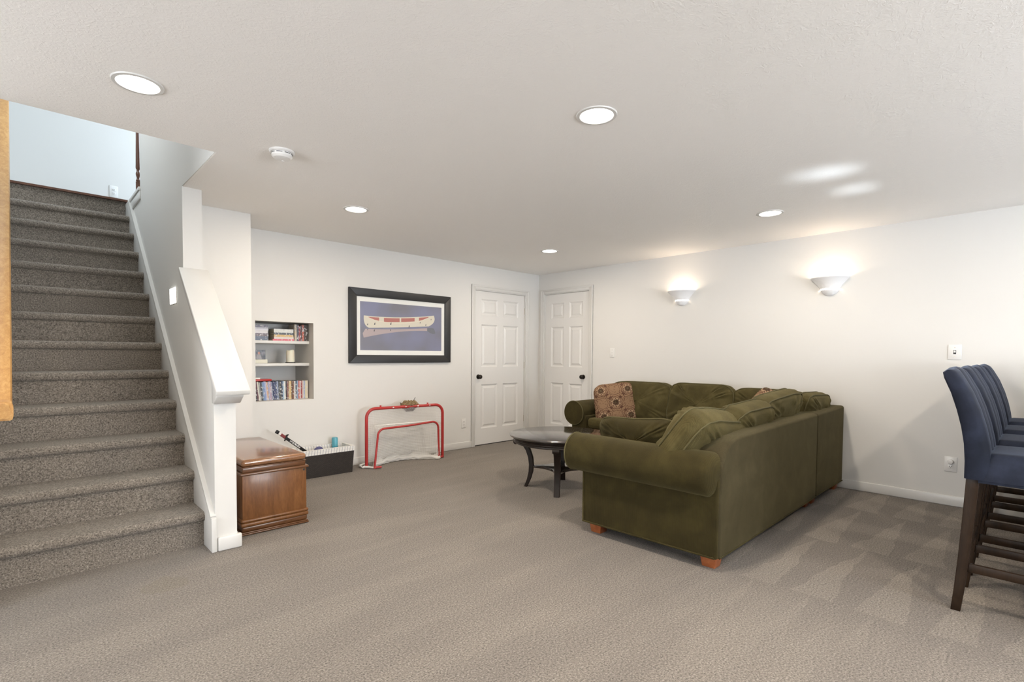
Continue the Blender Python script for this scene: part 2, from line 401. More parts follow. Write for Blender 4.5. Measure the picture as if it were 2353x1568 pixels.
# room behind the camera
w = MB(); y0, y1 = -4.45, -4.3
w.box(-4.7, 1.2, y0, y1, 0, H).box(1.2, 3.2, y0, y1, 2.15, H).box(1.2, 3.2, y0, y1, 0, .15)
w.box(3.2, 3.4, y0, y1, 0, H).box(3.4, 5.0, y0, y1, 0, 1.2).box(3.4, 5.0, y0, y1, 2.1, H).box(5.0, XR, y0, y1, 0, H)
struct(w.build('wall_front', M['wall']))
w = MB(); w.box(-4.7, -4.5, -4.3, .7, 0, H).box(-4.7, -4.5, 3.1, 3.345, 0, H).box(-4.7, -4.5, .7, 3.1, 0, .15).box(-4.7, -4.5, .7, 3.1, 2.15, H).box(-4.5, -.14, 3.345, 3.45, 0, H)
struct(w.build('wall_left', M['wall']))
# stair wall: knee wall, full height wall behind it, side of the opening, upper guard wall
w = MB()
w.prism([(3.445,0),(4.19,0),(4.19,1.74),(3.445,1.01)], 'x', XS, XS+.12)
w.box(XS, XS+.12, 4.19, 5.88, 0, 5.2)
w.box(XS, XS+.12, 3.346, 4.19, H+.003, 5.2)
w.box(XS+.001, XS+.12, 5.881, 6.62, 0, 2.70)
ws = struct(w.build('wall_stair', M['wall']))
cap = MB(); s_ = .868
cap.prism([(3.285,.955),(4.19,1.765),(4.19,1.80),(3.27,.985)], 'x', XS-.028, XS+.155)
cap = cap.build('cap', M['trim'], ws, bevel=.005)
MB().prism([(3.335,.945),(3.40,.90),(3.445,.90),(3.445,1.03),(4.19,1.69),(4.19,1.76),(3.335,.995)], 'x', XS-.012, XS+.138).build('cap_moulding', M['trim'], ws, bevel=.008)
B(XS+.012, XS+.145, 3.425, 3.46, 0, .085).build('baseboard_block', M['trim'], ws, bevel=.008)
B(XS+.12, XS+.134, 3.46, 4.6, 0, .085).build('baseboard_block', M['trim'], ws, bevel=.006)
# upper guard cap
MB().prism([(5.84,2.70),(6.66,2.70),(6.66,2.735),(5.84,2.735)], 'x', XS-.02, XS+.14).build('guard_cap', M['trim'], ws, bevel=.006)
MB().prism([(5.84,2.62),(6.64,2.62),(6.64,2.70),(5.84,2.70)], 'x', XS-.012, XS+.004).build('guard_moulding', M['trim'], ws, bevel=.006)
# stairwell left wall and the upstairs room
struct(B(-.26, -.14, 3.45, 8.2, 0, 5.2).build('wall_stairwell', M['wall']))
struct(B(-.26, 3.1, 8.0, 8.12, 2.4, 5.2).build('wall_upstairs', M['wall']))
w = MB(); w.box(3.0, 3.1, 3.2, 8.1, 2.4, 3.0).box(3.0, 3.1, 3.2, 6.2, 3.0, 5.2).box(3.0, 3.1, 7.8, 8.1, 3.0, 5.2).box(3.0, 3.1, 6.2, 7.8, 4.9, 5.2)
struct(w.build('wall_upstairs_right', M['wall']))
struct(B(-.26, 3.1, 3.22, 3.345, H+.1, 5.2).build('wall_upstairs_front', M['wall']))
struct(B(-.26, 3.1, 3.2, 8.1, 5.2, 5.3).build('ceiling_upstairs', M['ceil']))
w = MB(); w.box(XS+.12, 3.1, 3.345, 6.6, 2.60, 2.70).box(-.14, 3.1, 6.68, 8.1, 2.66, 2.765)
struct(w.build('floor_upstairs', M['stair']))
# windows out of view; all but the bar one are added for fill
def window(name, x0, x1, z0, z1):
    r = MB(); t = .05; yy0, yy1 = -4.4, -4.34
    r.box(x0, x0+t, yy0, yy1, z0, z1).box(x1-t, x1, yy0, yy1, z0, z1).box(x0+t, x1-t, yy0, yy1, z0, z0+t).box(x0+t, x1-t, yy0, yy1, z1-t, z1)
    r.box((x0+x1)/2-.025, (x0+x1)/2+.025, yy0, yy1, z0+t, z1-t)
    o = struct(r.build(name, M['trim']))
    B(x0+t, (x0+x1)/2-.025, -4.375, -4.369, z0+t, z1-t).build('pane', M['glass'], o); B((x0+x1)/2+.025, x1-t, -4.375, -4.369, z0+t, z1-t).build('pane', M['glass'], o)
    return o
window('window_1', 3.4, 5.0, 1.2, 2.1); window('window_front_added', 1.2, 3.2, .15, 2.15)
r = MB(); r.box(-4.64,-4.58,.7,.75,.15,2.15).box(-4.64,-4.58,3.05,3.1,.15,2.15).box(-4.64,-4.58,.75,3.05,.15,.20).box(-4.64,-4.58,.75,3.05,2.10,2.15).box(-4.64,-4.58,1.875,1.925,.20,2.10)
o = struct(r.build('window_side_added', M['trim']))  # unseen window added to carry the side fill light
for (a_, b_) in ((.75,1.875),(1.925,3.05)): B(-4.613,-4.607,a_,b_,.20,2.10).build('pane', M['glass'], o)

# baseboards
def baseboard(name, pts):
    b = MB()
    for (x0,x1,y0,y1) in pts: b.box(x0,x1,y0,y1,0,.085)
    return struct(b.build(name, M['trim'], bevel=.007))
baseboard('baseboard_back', [(1.415, 4.19, YB-.015, YB)])
baseboard('baseboard_right', [(XR-.015, XR, -4.3, 4.145)])
baseboard('baseboard_chase', [(1.40, 1.415, 4.61, YB-.016), (XS+.136, 1.40, 4.595, 4.609)])

# doors
def door(name, along, x0, x1, ztop, wall, hinge_at, knob_at, n0):
    """along 'x': door in the picture wall; along 'y': door in the right wall; coordinates t along the wall, d into the wall"""
    def bx(m_, t0, t1, d0, d1, z0, z1):
        if along == 'x': m_.box(t0, t1, wall+d0, wall+d1, z0, z1)
        else: m_.box(wall+d0, wall+d1, t0, t1, z0, z1)
    def pt(t, d, z): return (t, wall+d, z) if along == 'x' else (wall+d, t, z)
    a, b = x0+.012, x1-.012; zt = ztop-.012; zb = .012
    wd_ = b-a; st = .115; mid = .10
    zs = [zb, .225, .81, 1.04, 1.60, 1.72, 1.935, zt]
    pw = (wd_-2*st-mid)/2
    cols = [(a+st, a+st+pw), (b-st-pw, b-st)]
    slab = MB()
    bx(slab, a, a+st, .018, .055, zb, zt); bx(slab, b-st, b, .018, .055, zb, zt)
    bx(slab, cols[0][1], cols[1][0], .018, .055, zb, zt)
    for (c0, c1) in cols:
        for (z0, z1) in ((zb, zs[1]), (zs[2], zs[3]), (zs[4], zs[5]), (zs[6], zt)):
            bx(slab, c0, c1, .018, .055, z0, z1)
    bx(slab, a+.01, b-.01, .040, .052, zb+.01, zt-.01)
    d = struct(slab.build(name, M['door']))
    for (c0, c1) in cols:
        for (z0, z1) in ((zs[1], zs[2]), (zs[3], zs[4]), (zs[5], zs[6])):
            p = MB()
            def loop(e, dep): return [pt(c0+e, dep, z0+e), pt(c1-e, dep, z0+e), pt(c1-e, dep, z1-e), pt(c0+e, dep, z1-e)]
            L = [loop(0, .0195), loop(.016, .031), loop(.03, .031), loop(.052, .021)]
            vs = sum(L, []); fs = []
            for k in range(3):
                for j in range(4): fs.append((k*4+j, k*4+(j+1)%4, k*4+4+(j+1)%4, k*4+4+j))
            fs.append((12,13,14,15)); p.add(vs, fs)
            p.build('panel', M['door'], d)
    # jamb and casing
    j = MB(); bx(j, x0-.003, x0+.010, -.001, .12, 0, ztop); bx(j, x1-.010, x1+.003, -.001, .12, 0, ztop); bx(j, x0+.010, x1-.010, -.001, .12, ztop-.010, ztop+.003)
    j.build('jamb', M['trim'], d)
    cs = MB(); cw = .06
    for (e0, e1, th) in ((0, cw, -.012), (.035, cw, -.018)):
        bx(cs, x0-e1, x0-e0, th, 0, 0, ztop+e1); bx(cs, x1+e0, x1+e1, th, 0, 0, ztop+e1); bx(cs, x0-e0, x1+e0, th, 0, ztop+e0, ztop+e1)
    cs.build('casing', M['trim'], d, bevel=.004)
    for z in (.30, 1.06, 1.82):
        hg = MB(); c_ = pt(hinge_at, .012, z)
        hg.tube([(c_[0], c_[1], z-.045), (c_[0], c_[1], z+.045)], .008, 10)
        hg.build('hinge', M['hinge'] if along == 'x' else M['hinge_dark'], d, smooth=40)
    k = MB(); c_ = pt(knob_at, .018, .912); ax = 'y' if along == 'x' else 'x'
    prof = [(0,-.062),(.018,-.061),(.027,-.052),(.029,-.042),(.024,-.030),(.011,-.024),(.011,-.010),(.030,-.008),(.032,0)]
    k.lathe(prof, c_, 24, axis=ax)
    k.build('knob', M['bronze'], d, smooth=50)
    if along == 'x':
        B(x0+.012, x1-.012, wall+.03, wall+.1, 0, .010).build('threshold', M['slot'], d)
    # closed dark space behind
    bk = MB(); bx(bk, x0-.05, x1+.05, .121, .14, 0, ztop+.05); bk.build('backing', M['door'], d)
    return d
door('door_1', 'x', D1[0], D1[1], D1[2], YB, 5.176, 4.326, 0)
door('door_2', 'y', D2[0], D2[1], D2[2], XR, 5.018, 4.31, 1)

# ---------------------------------------------------------------- stairs
RISE, RUN, NOSE0 = .2135, .2525, 3.585
stair = thing('staircase', 'carpeted staircase climbing to the upper floor between white walls', 'staircase', (.345, 3.6, 0))
NST = 13
def step_profile(i):
    y = NOSE0 + i*RUN; z1 = (i+1)*RISE; z0 = i*RISE; r = .027
    p = [(y+.032, z0-.002 if i else 0), (y+.032, z1-.060)]
    for k in range(9):
        a = -PI/2 - (PI)*k/8
        p.append((y+.030+ (r+.003)*math.cos(a), z1-r-.003+(r+.003)*math.sin(a)))
    p += [(y+RUN+.034, z1), (y+RUN+.034, z0-.002 if i else 0)]
    return p
for i in range(NST-1):
    MB().prism(step_profile(i), 'x', -.139, XS-.022).build('step', M['stair'], stair, world=True, smooth=35)
yt = NOSE0+12*RUN
B(-.139, XS-.022, yt+.03, yt+.12, 12*RISE-.002, 13*RISE-.02).build('top_riser', M['stair'], stair, world=True)
MB().prism([(yt-.005, 13*RISE-.022),(yt-.005, 13*RISE-.004),(yt+.002, 13*RISE),(yt+.13, 13*RISE),(yt+.13, 13*RISE-.022)], 'x', -.139, XS-.001).build('top_nosing', M['cherry'], stair, world=True)
# white skirt board beside the steps
sk = MB(); sl = RISE/RUN
SKL = lambda y: .216+.842*(y-3.457)
sk.prism([(3.43,0),(3.43,.205),(3.457,.214),(6.44,SKL(6.44)),(6.61,2.70),(6.61,2.4),(3.9,0)], 'x', XS-.022, XS+.006)
skb = sk.build('skirt_board', M['trim'], stair, world=True, bevel=.003)
MB().prism([(3.45,SKL(3.45)-.006),(6.44,SKL(6.44)-.006),(6.42,SKL(6.42)+.022),(3.44,SKL(3.44)+.018)], 'x', XS-.026, XS+.005).build('skirt_cap', M['trim'], skb, world=True)
# handrail on the stairwell's left wall
hr = thing('handrail', 'golden oak stair handrail sloping up along the left stairwell wall', 'handrail', (-.09, 3.46, .92))
def rail_pts(y): return .925 + sl*(y-3.47)
sec = [(-.118,-.012),(-.112,-.030),(-.104,-.034),(-.046,-.034),(-.038,-.030),(-.034,-.016),(-.034,.010),(-.040,.026),(-.055,.033),(-.095,.033),(-.112,.026),(-.118,.010)]
mb = MB(); ya, yb_ = 3.47, 6.75; n = len(sec)
vs = [(x, ya, rail_pts(ya)+z*1.2) for x, z in sec] + [(x, yb_, rail_pts(yb_)+z*1.3) for x, z in sec]
mb.add(vs, [tuple(range(n-1,-1,-1)), tuple(range(n,2*n))]+[(i,(i+1)%n,n+(i+1)%n,n+i) for i in range(n)])
mb.build('rail', M['oak'], hr, world=True, smooth=35)
mb = MB()
for e, y_a, y_b in ((.004, 3.452, 3.472), (-.006, 3.440, 3.452)):
    mb.add([(x+(-e if x < -.076 else e), y_a, rail_pts(3.46)+(z*1.25+(e if z > 0 else -e))) for x, z in sec]+[(x+(-e if x < -.076 else e), y_b, rail_pts(3.47)+(z*1.25+(e if z > 0 else -e))) for x, z in sec],
           [tuple(range(n-1,-1,-1)), tuple(range(n,2*n))]+[(i,(i+1)%n,n+(i+1)%n,n+i) for i in range(n)])
mb.build('end_cap', M['oak'], hr, world=True, smooth=35)
for yy in (3.8, 5.0, 6.2):
    MB().tube([(-.139, yy, rail_pts(yy)-.10), (-.10, yy, rail_pts(yy)-.10), (-.078, yy, rail_pts(yy)-.075), (-.078, yy, rail_pts(yy)-.036)], .008, 8).build('bracket', M['bronze'], hr, world=True, smooth=40)
# turned baluster upstairs
prof = [(.0,0),(.021,0),(.021,.16),(.015,.165),(.020,.175),(.014,.185),(.012,.20),(.019,.225),(.020,.245),(.013,.262),(.012,.28),(.018,.288),(.020,.30),(.019,.34),(.0145,.62),(.012,.95),(0,.951)]
o = MB().lathe(prof, (0,0,0), 16).build('baluster', M['cherry'], smooth=40); o.location = (.875, 6.30, 2.735)
tag(o, 'slim dark turned wooden baluster at the top of the stairs', 'baluster')
# step light on the stair wall
sl_ = thing('step_light', 'small glowing rectangular light plate on the stair wall', 'light', (XS+.004, 4.50, 1.625))
B(XS-.004, XS+.004, 4.40, 4.605, 1.563, 1.687).build('plate', M['plate'], sl_, world=True, bevel=.002)
B(XS-.008, XS-.0035, 4.405, 4.60, 1.568, 1.682).build('diffuser', M['glow'], sl_, world=True)

# ---------------------------------------------------------------- ceiling fittings
def can(x, y, r, label, power):
    t = thing('recessed_light', label, 'ceiling light', (x, y, H), group='recessed ceiling lights')
    MB().lathe([(r, -.002), (r*1.04, -.006), (r*1.22, -.005), (r*1.26, -.001), (r*1.26, .001), (r, .001)], (0,0,0), 40).build('trim_ring', M['trim'], t, smooth=40)
    MB().lathe([(0, -.0015), (r, -.0015)], (0,0,0), 40).build('lens', M['lens'], t)
    l = bpy.data.lights.new('recessed_lamp', 'AREA'); l.shape = 'DISK'; l.size = 2*r*.96; l.energy = power; l.color = WARM
    lo = bpy.data.objects.new('recessed_lamp', l); COL.objects.link(lo); lo.location = (x, y, H-.008)
    return t
PW = 15
can(.385, 2.735, .076, 'lit recessed ceiling light beside the stair opening, nearest the stairs', PW*.34)
can(2.018, 1.527, .078, 'lit recessed ceiling light nearest the camera, over the open carpet', PW)
can(1.956, 3.851, .078, 'lit recessed ceiling light in front of the niche and stair wall', PW*.6)
can(4.258, 3.845, .078, 'lit recessed ceiling light in front of the two doors', PW*.6)
can(4.37, 1.565, .078, 'lit recessed ceiling light above the sectional sofa, right of centre', PW*.42)
for (x, y, pw, lab) in ((2.0, -.75, 1, 'added unseen recessed ceiling light behind the camera, in line with the stools'), (4.3, -.75, .45, 'added unseen recessed ceiling light over the bar counter'), (-.4, -.75, .5, 'added unseen recessed ceiling light behind the camera, on its left'), (-.5, 1.3, .3, 'added unseen recessed ceiling light left of the camera')):  # extra downlights out of view, added to even out the room light
    can(x, y, .078, lab, PW*pw)
sd = thing('smoke_detector', 'round white smoke detector on the ceiling near the stairs', 'smoke detector', (1.10, 3.06, H))
MB().lathe([(0,-.012),(.062,-.012),(.068,-.006),(.068,0)], n=32).build('base', M['plate'], sd, smooth=40)
MB().lathe([(0,-.046),(.030,-.045),(.046,-.040),(.055,-.030),(.056,-.016),(.053,-.016),(.053,-.012)], n=32).build('cover', M['plate'], sd, smooth=30)
for k in range(8):
    a = k*PI/4+.2; mb = MB(); b = []
    for d_ in (-.28, 0, .28): b.append((.0565*math.cos(a+d_), .0565*math.sin(a+d_), -.0185))
    mb.tube(b, .0016, 6).build('vent_slot', M['slot'], sd)
MB().lathe([(0,-.050),(.008,-.050),(.008,-.044)], c=(.012,.02,0), n=12).build('test_button', M['plate'], sd)

# wall sconces: half bowls
def sconce(y, label, rr):
    t = thing('wall_sconce', label, 'wall lamp', (XR, y, 1.86), group='wall sconces on the sofa wall')
    a0, a1 = PI/2, 3*PI/2
    up_ = [(.083,-.018),(.098,.010),(.125,.042),(.150,.068),(.160,.076),(.160,.084),(.153,.082),(.140,.066),(.115,.038),(.088,.005),(.076,-.018),(.083,-.018)]
    up_ = [(r*rr, z) for r, z in up_]
    MB().lathe(up_, (0,0,0), 28, a0, a1).build('bowl', M['ceramic'], t, smooth=40)
    lo = [(0,-.083),(.022,-.081),(.045,-.070),(.064,-.052),(.074,-.034),(.068,-.034),(.055,-.052),(.03,-.068),(0,-.072)]
    MB().lathe([(r*rr, z) for r, z in lo], (0,0,0), 24, a0, a1).build('cup', M['ceramic'], t, smooth=40)
    MB().lathe([(.060,-.036),(.066,-.016)], (0,0,0), 24, a0, a1).build('slit_diffuser', M['slit'], t, smooth=40)
    for k in range(4):
        a = a0+(k+.5)*(a1-a0)/4; MB().tube([(.070*rr*math.cos(a), .070*rr*math.sin(a), -.036), (.080*rr*math.cos(a), .080*rr*math.sin(a), -.014)], .004, 6).build('rib', M['ceramic'], t)
    B(-.004, 0, -.05, .05, -.07, .06).build('back_plate', M['ceramic'], t)
    l = bpy.data.lights.new('sconce_lamp', 'POINT'); l.energy = 1.1; l.color = (1,.80,.60); l.shadow_soft_size = .03
    o = bpy.data.objects.new('sconce_lamp', l); COL.objects.link(o); o.location = (XR-.075, y, 1.90)
sconce(2.886, 'white half-bowl wall sconce nearer the corner and the doors', 1.0)
sconce(1.407, 'white half-bowl wall sconce above the near end of the sofa, farther from the doors', 1.0)

# ---------------------------------------------------------------- plates
def plate(name, label, cat, c, normal, w_=.072, h_=.118, kind='switch'):
    """normal: '-x' on the right wall, '-y' on walls facing the camera"""
    t = thing(name, label, cat, c)
    def bx(u0,u1,d0,d1,z0,z1):
        return B(u0,u1,-d1,-d0,z0,z1) if normal == '-y' else B(-d1,-d0,u0,u1,z0,z1)
    bx(-w_/2,w_/2,0,.006,-h_/2,h_/2).build('plate', M['plate'], t, bevel=.003)
    if kind == 'switch':
        bx(-.006,.006,.006,.014,-.004,.012).build('toggle', M['plate'], t, bevel=.002)
        bx(-.009,.009,.0058,.0066,-.016,.016).build('toggle_slot', M['slot'] if w_ > .075 else M['plate'], t)
        for z in (-.036,.036): bx(-.003,.003,.006,.0072,z-.003,z+.003).build('screw', M['hinge'], t)
    else:
        for z in (-.021,.021):
            f = bx(-.017,.017,.006,.0085,z-.015,z+.015).build('socket', M['plate'], t, bevel=.004)
            for u in (-.007,.007): bx(u-.0015,u+.0015,.0085,.0092,z-.002,z+.008).build('slot', M['slot'], f)
            bx(-.002,.002,.0085,.0092,z-.010,z-.006).build('slot', M['slot'], f)
    return t
plate('light_switch', 'white toggle light switch plate on the wall beside the second door', 'switch', (XR, 3.832, 1.24), '-x')
plate('light_switch', 'white toggle light switch plate above the blue stools, right wall', 'switch', (XR, .507, 1.253), '-x', .085, .122)
p = plate('wall_outlet', 'white duplex outlet with a round cap plugged in, low on right wall', 'outlet', (XR, .507, .340), '-x', .080, .122, 'outlet')
MB().lathe([(0,-.032),(.016,-.031),(.019,-.026),(.019,-.0085)], (0,.0,.022), 20, axis='x').build('plug_cap', M['plate'], p, smooth=40)
plate('wall_outlet', 'white outlet low on the picture wall between goal and door', 'outlet', (4.069, YB, .324), '-y', kind='outlet')
plate('wall_outlet', 'white outlet on the bluish wall at the top of the stairs', 'outlet', (.862, 8.0, 3.175), '-y', .085, .14, kind='outlet')

# ---------------------------------------------------------------- built-in niche
ni = thing('built_in_shelves', 'white recessed shelf niche built into the picture wall', 'shelf', ((NX0+NX1)/2, YB, NZ0))
YD = 5.60; YF = 5.225
B(NX0-.02, NX1+.02, YD, YD+.02, NZ0-.02, NZ1+.02).build('back_panel', M['wall'], ni, world=True)
B(NX0-.02, NX0, YB, YD, NZ0-.02, NZ1+.02).build('side_panel', M['wall'], ni, world=True)
B(NX1, NX1+.02, YB, YD, NZ0-.02, NZ1+.02).build('side_panel', M['wall'], ni, world=True)
B(NX0, NX1, YB, YD, NZ1, NZ1+.02).build('top_panel', M['wall'], ni, world=True)
B(NX0, NX1, YB, YD, NZ0-.02, NZ0).build('bottom_panel', M['wall'], ni, world=True)
SH1, SH2 = 1.327, 1.105
for z in (SH1, SH2):
    B(NX0+.001, NX1-.001, YF, YD-.001, z-.030, z).build('shelf', M['trim'], ni, world=True, bevel=.004)

# ---- books, cases and ornaments in the niche
ORD = ['first','second','third','fourth','fifth','sixth','seventh','eighth','ninth','tenth','eleventh','twelfth','thirteenth','fourteenth','fifteenth','sixteenth','seventeenth','eighteenth','nineteenth','twentieth','twenty-first','twenty-second','twenty-third','twenty-fourth','twenty-fifth','twenty-sixth','twenty-seventh','twenty-eighth','twenty-ninth','thirtieth','thirty-first','thirty-second','thirty-third','thirty-fourth','thirty-fifth','thirty-sixth','thirty-seventh','thirty-eighth']
def book(name, label, cat, loc, dims, color, group, rot=(0,0,0), pages=True):
    """dims: thickness x, depth y, height z of a standing volume, spine on -y"""
    t = thing(name, label, cat, loc, group=group, rot=rot)
    tx, dy, hz = dims
    c = MB().box(-tx/2, tx/2, 0, .0016, 0, hz).box(-tx/2, -tx/2+.0013, .0016, dy, 0, hz).box(tx/2-.0013, tx/2, .0016, dy, 0, hz)
    o = c.build('cover', M['cover'], t); o.color = (*color, 1)
    o = B(-tx/2+.0013, tx/2-.0013, .0016, dy-.004, .003, hz-.003).build('pages' if pages else 'tray', M['paper'] if pages else M['black'], t)
    return t
cols = [('black',(.03,.03,.03)),('black',(.035,.03,.03)),('maroon',(.10,.03,.04)),('cream',(.62,.60,.50)),('grey',(.25,.25,.24)),('black',(.04,.04,.045)),
 ('steel-blue',(.16,.24,.36)),('blue',(.18,.26,.48)),('lilac',(.38,.38,.52)),('orange-pink',(.60,.36,.22)),('lavender',(.33,.33,.46)),('dusty pink',(.40,.28,.33)),
 ('slate',(.22,.24,.34)),('navy',(.02,.03,.09)),('navy and white',(.05,.06,.14)),('dark blue',(.04,.06,.12)),('grey-blue',(.26,.30,.42)),('charcoal',(.08,.09,.10)),
 ('black and gold',(.06,.055,.04)),('midnight blue',(.03,.05,.10)),('pale blue',(.34,.46,.58)),('white',(.70,.70,.64)),('near-black',(.05,.035,.04)),
 ('brown-red',(.26,.10,.08)),('tan',(.52,.40,.22)),('golden yellow',(.58,.42,.18)),('dark brown',(.10,.05,.03)),('rust brown',(.22,.10,.06)),('off-white',(.66,.62,.58)),
 ('dark teal',(.05,.10,.14)),('cool grey-blue',(.24,.30,.42)),('brick red',(.50,.14,.10)),('pinkish white',(.66,.54,.52)),('red and black',(.30,.05,.04)),('bone white',(.66,.64,.58)),('grey-lilac',(.34,.36,.48)),('pale yellow',(.62,.56,.34)),('peach white',(.68,.60,.48))]
random.seed(4); x = NX0+.0305
for i, (cn, c) in enumerate(cols):
    lean = math.radians(-7.5*max(0, 1-i/24)) if i < 24 else 0
    th = .0138
    t = book('disc_case', f'{cn}-spined disc case, {ORD[i]} from the left in the packed bottom row', 'disc case',
         (x, YF+.012+random.uniform(-.004,.004), NZ0+.0012), (.0134, .135, .183+random.uniform(-.004,.003)), c, 'disc cases packed on the niche floor', (0, lean, 0), False)
    x += th/max(.9, math.cos(lean)) - (.0006 if i < 24 else 0)
# things lying on the row
o = B(-.085,.085,0,.13,0,.020).build('plastic_tray', M['red'], bevel=.006); o.location = (1.684, YF+.006, .9305); tag(o, 'flat red plastic case lying on top of the disc cases', 'case')
o = B(-.033,.033,0,.11,0,.014).build('booklet', M['mat'], bevel=.001); o.location = (1.630, YF+.012, .9515); tag(o, 'small white booklet lying on the red plastic case', 'booklet')

def flat(name, label, x0, z, w_, th, color, dy=.15, yo=.0, group=None):
    # a volume lying flat, spine towards the room
    t = thing(name, label, 'book', (x0+w_/2, YF+.008+yo, z), group=group)
    c = MB().box(-w_/2, w_/2, 0, .002, 0, th).box(-w_/2, w_/2, .002, dy, 0, .0018).box(-w_/2, w_/2, .002, dy, th-.0018, th)
    o = c.build('cover', M['cover'], t); o.color = (*color, 1)
    B(-w_/2+.003, w_/2-.003, .002, dy-.003, .0018, th-.0018).build('pages', M['paper'], t)
z = SH1+.0005
for lab, th, c, w_ in (('thick slate-blue book at the bottom of the left flat stack',.038,(.11,.13,.18),.146),('grey book with pale lettering, second up in the left flat stack',.030,(.16,.13,.15),.148),
      ('thin white book third up in the left flat stack',.015,(.66,.64,.66),.142),('thin whitish book fourth up in the left flat stack',.014,(.62,.60,.62),.143),('pale mottled book fifth up in the left flat stack',.026,(.60,.59,.64),.146),('dark purple-grey book topmost in the left flat stack',.022,(.17,.15,.20),.142)):
    flat('book', lab, NX0+.006, z, w_, th, c, group='books in the left flat stack'); z += th+.0004
z = SH1+.0005
for lab, th, c, w_, xo in (('pink-red book at the bottom of the middle flat stack',.016,(.62,.12,.16),.205,-.012),('cream book with pink lettering, second up in the middle stack',.021,(.64,.56,.52),.190,0),('mustard-orange book third up in the middle flat stack',.021,(.60,.40,.16),.188,0),
      ('dark grey book fourth up in the middle flat stack',.020,(.10,.11,.13),.188,0),('pale grey-white book fifth up in the middle flat stack',.018,(.62,.63,.60),.188,0),('white book with black lettering topmost in the middle stack',.018,(.66,.66,.63),.188,0)):
    flat('book', lab, 1.792+xo, z, w_, th, c, group='books in the middle flat stack'); z += th+.0004
x = 1.990
for lab, th, c, hz in (('tan book standing leftmost in the upright group on the top shelf',.022,(.50,.42,.30),.166),('dark slate book standing second in the upright group',.020,(.07,.07,.09),.164),('red and black book standing third in the upright group',.018,(.26,.04,.045),.152),
      ('thin black book standing fourth in the upright group',.012,(.045,.03,.028),.158),('rust-red book standing fifth in the upright group',.022,(.40,.10,.06),.165),('dark brown book standing rightmost by the niche side',.034,(.05,.035,.025),.163)):
    x += th/2; book('book', lab, 'book', (x, YF+.010, SH1+.0005), (th, .15, hz), c, 'upright books on the top shelf'); x += th/2+.0006
# candle
cn = thing('pillar_candle', 'cream pillar candle with a melted top on the middle shelf', 'candle', (1.972, YF+.075, SH2+.0005))
MB().lathe([(0,.0),(.046,0),(.048,.004),(.046,.008),(0,.008)], n=28).build('dish', M['slot'], cn, smooth=40)
mb = MB(); nn = 28
def cand(u, v):
    a = 2*PI*u
    zt = .130+.004*math.sin(a*1+1.0)+.003*math.sin(3*a)
    pr = [(.0395,.008),(.0398,.03),(.0395,.08),(.0392,zt-.016),(.034,zt),(.027,zt-.004),(.012,zt-.020),(.0,.104)]
    k = min(int(v*7+.001), 7); r, z_ = pr[k]; return (r*math.cos(a), r*math.sin(a), z_)
mb.grid(cand, nn, 7).build('wax', M['wax'], cn, smooth=50)
MB().tube([(0,0,.103),(.001,0,.112),(.003,.001,.118)], .0012, 6).build('wick', M['black'], cn)
# photo in a white block base
pf = thing('photo_frame', 'dark photo print standing in a white block base, middle shelf', 'photo frame', (1.672, YF+.05, SH2+.0005))
B(-.070,.066,-.022,.022,0,.036).build('base', M['stone_white'], pf, bevel=.003)
B(-.070,.052,-.003,.003,.036,.128).build('photo', M['slot'], pf)
q = Mat('photo_print', (.05,.05,.05), .2); v = q.coord('Object'); nz_ = q.noise(v, 26, 3, .6); q.color(q.ramp(nz_, [(.35,(.03,.03,.03)),(.5,(.06,.055,.055)),(.62,(.20,.17,.17)),(.75,(.28,.28,.36))])); M['photo'] = q.m
B(-.068,.050,-.0036,-.003,.038,.126).build('print', M['photo'], pf)
mb = MB().sphere((-.008,-.0040,.098), .011, 12, 8, (1,.08,1.2)); mb.build('print_figure_head', Mat('print_face', (.45,.24,.19), .4).m, pf)
MB().prism([(-.034,.04),(.018,.04),(.012,.07),(0,.086),(-.016,.086),(-.028,.07)], 'y', -.0040, -.0036).build('print_figure_body', Mat('print_shirt', (.30,.29,.30), .4).m, pf)

# ---------------------------------------------------------------- framed picture
FX0, FX1, FZ0, FZ1 = 2.507, 3.840, 1.103, 1.910
fr = thing('framed_picture', 'wide black-framed picture of a white canoe on blue water', 'picture', ((FX0+FX1)/2, YB, FZ0))
fwid = .088; e = fwid; YP = YB-.030
def rail(poly): return MB().prism(poly, 'y', YP, YB-.002)
for poly in ([(FX0,FZ0),(FX1,FZ0),(FX1-e,FZ0+e),(FX0+e,FZ0+e)], [(FX0,FZ1),(FX1,FZ1),(FX1-e,FZ1-e),(FX0+e,FZ1-e)],
             [(FX0,FZ0),(FX0,FZ1),(FX0+e,FZ1-e),(FX0+e,FZ0+e)], [(FX1,FZ0),(FX1,FZ1),(FX1-e,FZ1-e),(FX1-e,FZ0+e)]):
    rail(poly).build('frame_rail', M['frame'], fr, world=True, bevel=.003)
B(FX0+e-.004, FX1-e+.004, YB-.014, YB-.003, FZ0+e-.004, FZ1-e+.004).build('mat_board', M['mat'], fr, world=True)
me_ = .052; PX0, PX1, PZ0, PZ1 = FX0+e+me_-.008, FX1-e-me_+.008, FZ0+e+me_, FZ1-e-me_
pr_ = B(PX0, PX1, YB-.0150, YB-.0140, PZ0, PZ1).build('print', M['water'], fr, world=True)
k0 = 0
def flatpoly(name, pts, mat, lay):
    mb = MB().prism(pts, 'y', YB-.0150-.0004*lay, YB-.0150); return mb.build(name, mat, pr_, world=True)
def curve(p0, p1, p2, n=10):
    return [((1-t)**2*p0[0]+2*t*(1-t)*p1[0]+t*t*p2[0], (1-t)**2*p0[1]+2*t*(1-t)*p1[1]+t*t*p2[1]) for t in [k/n for k in range(n+1)]]
top = curve((2.682,1.618),(3.12,1.600),(3.596,1.668),14)
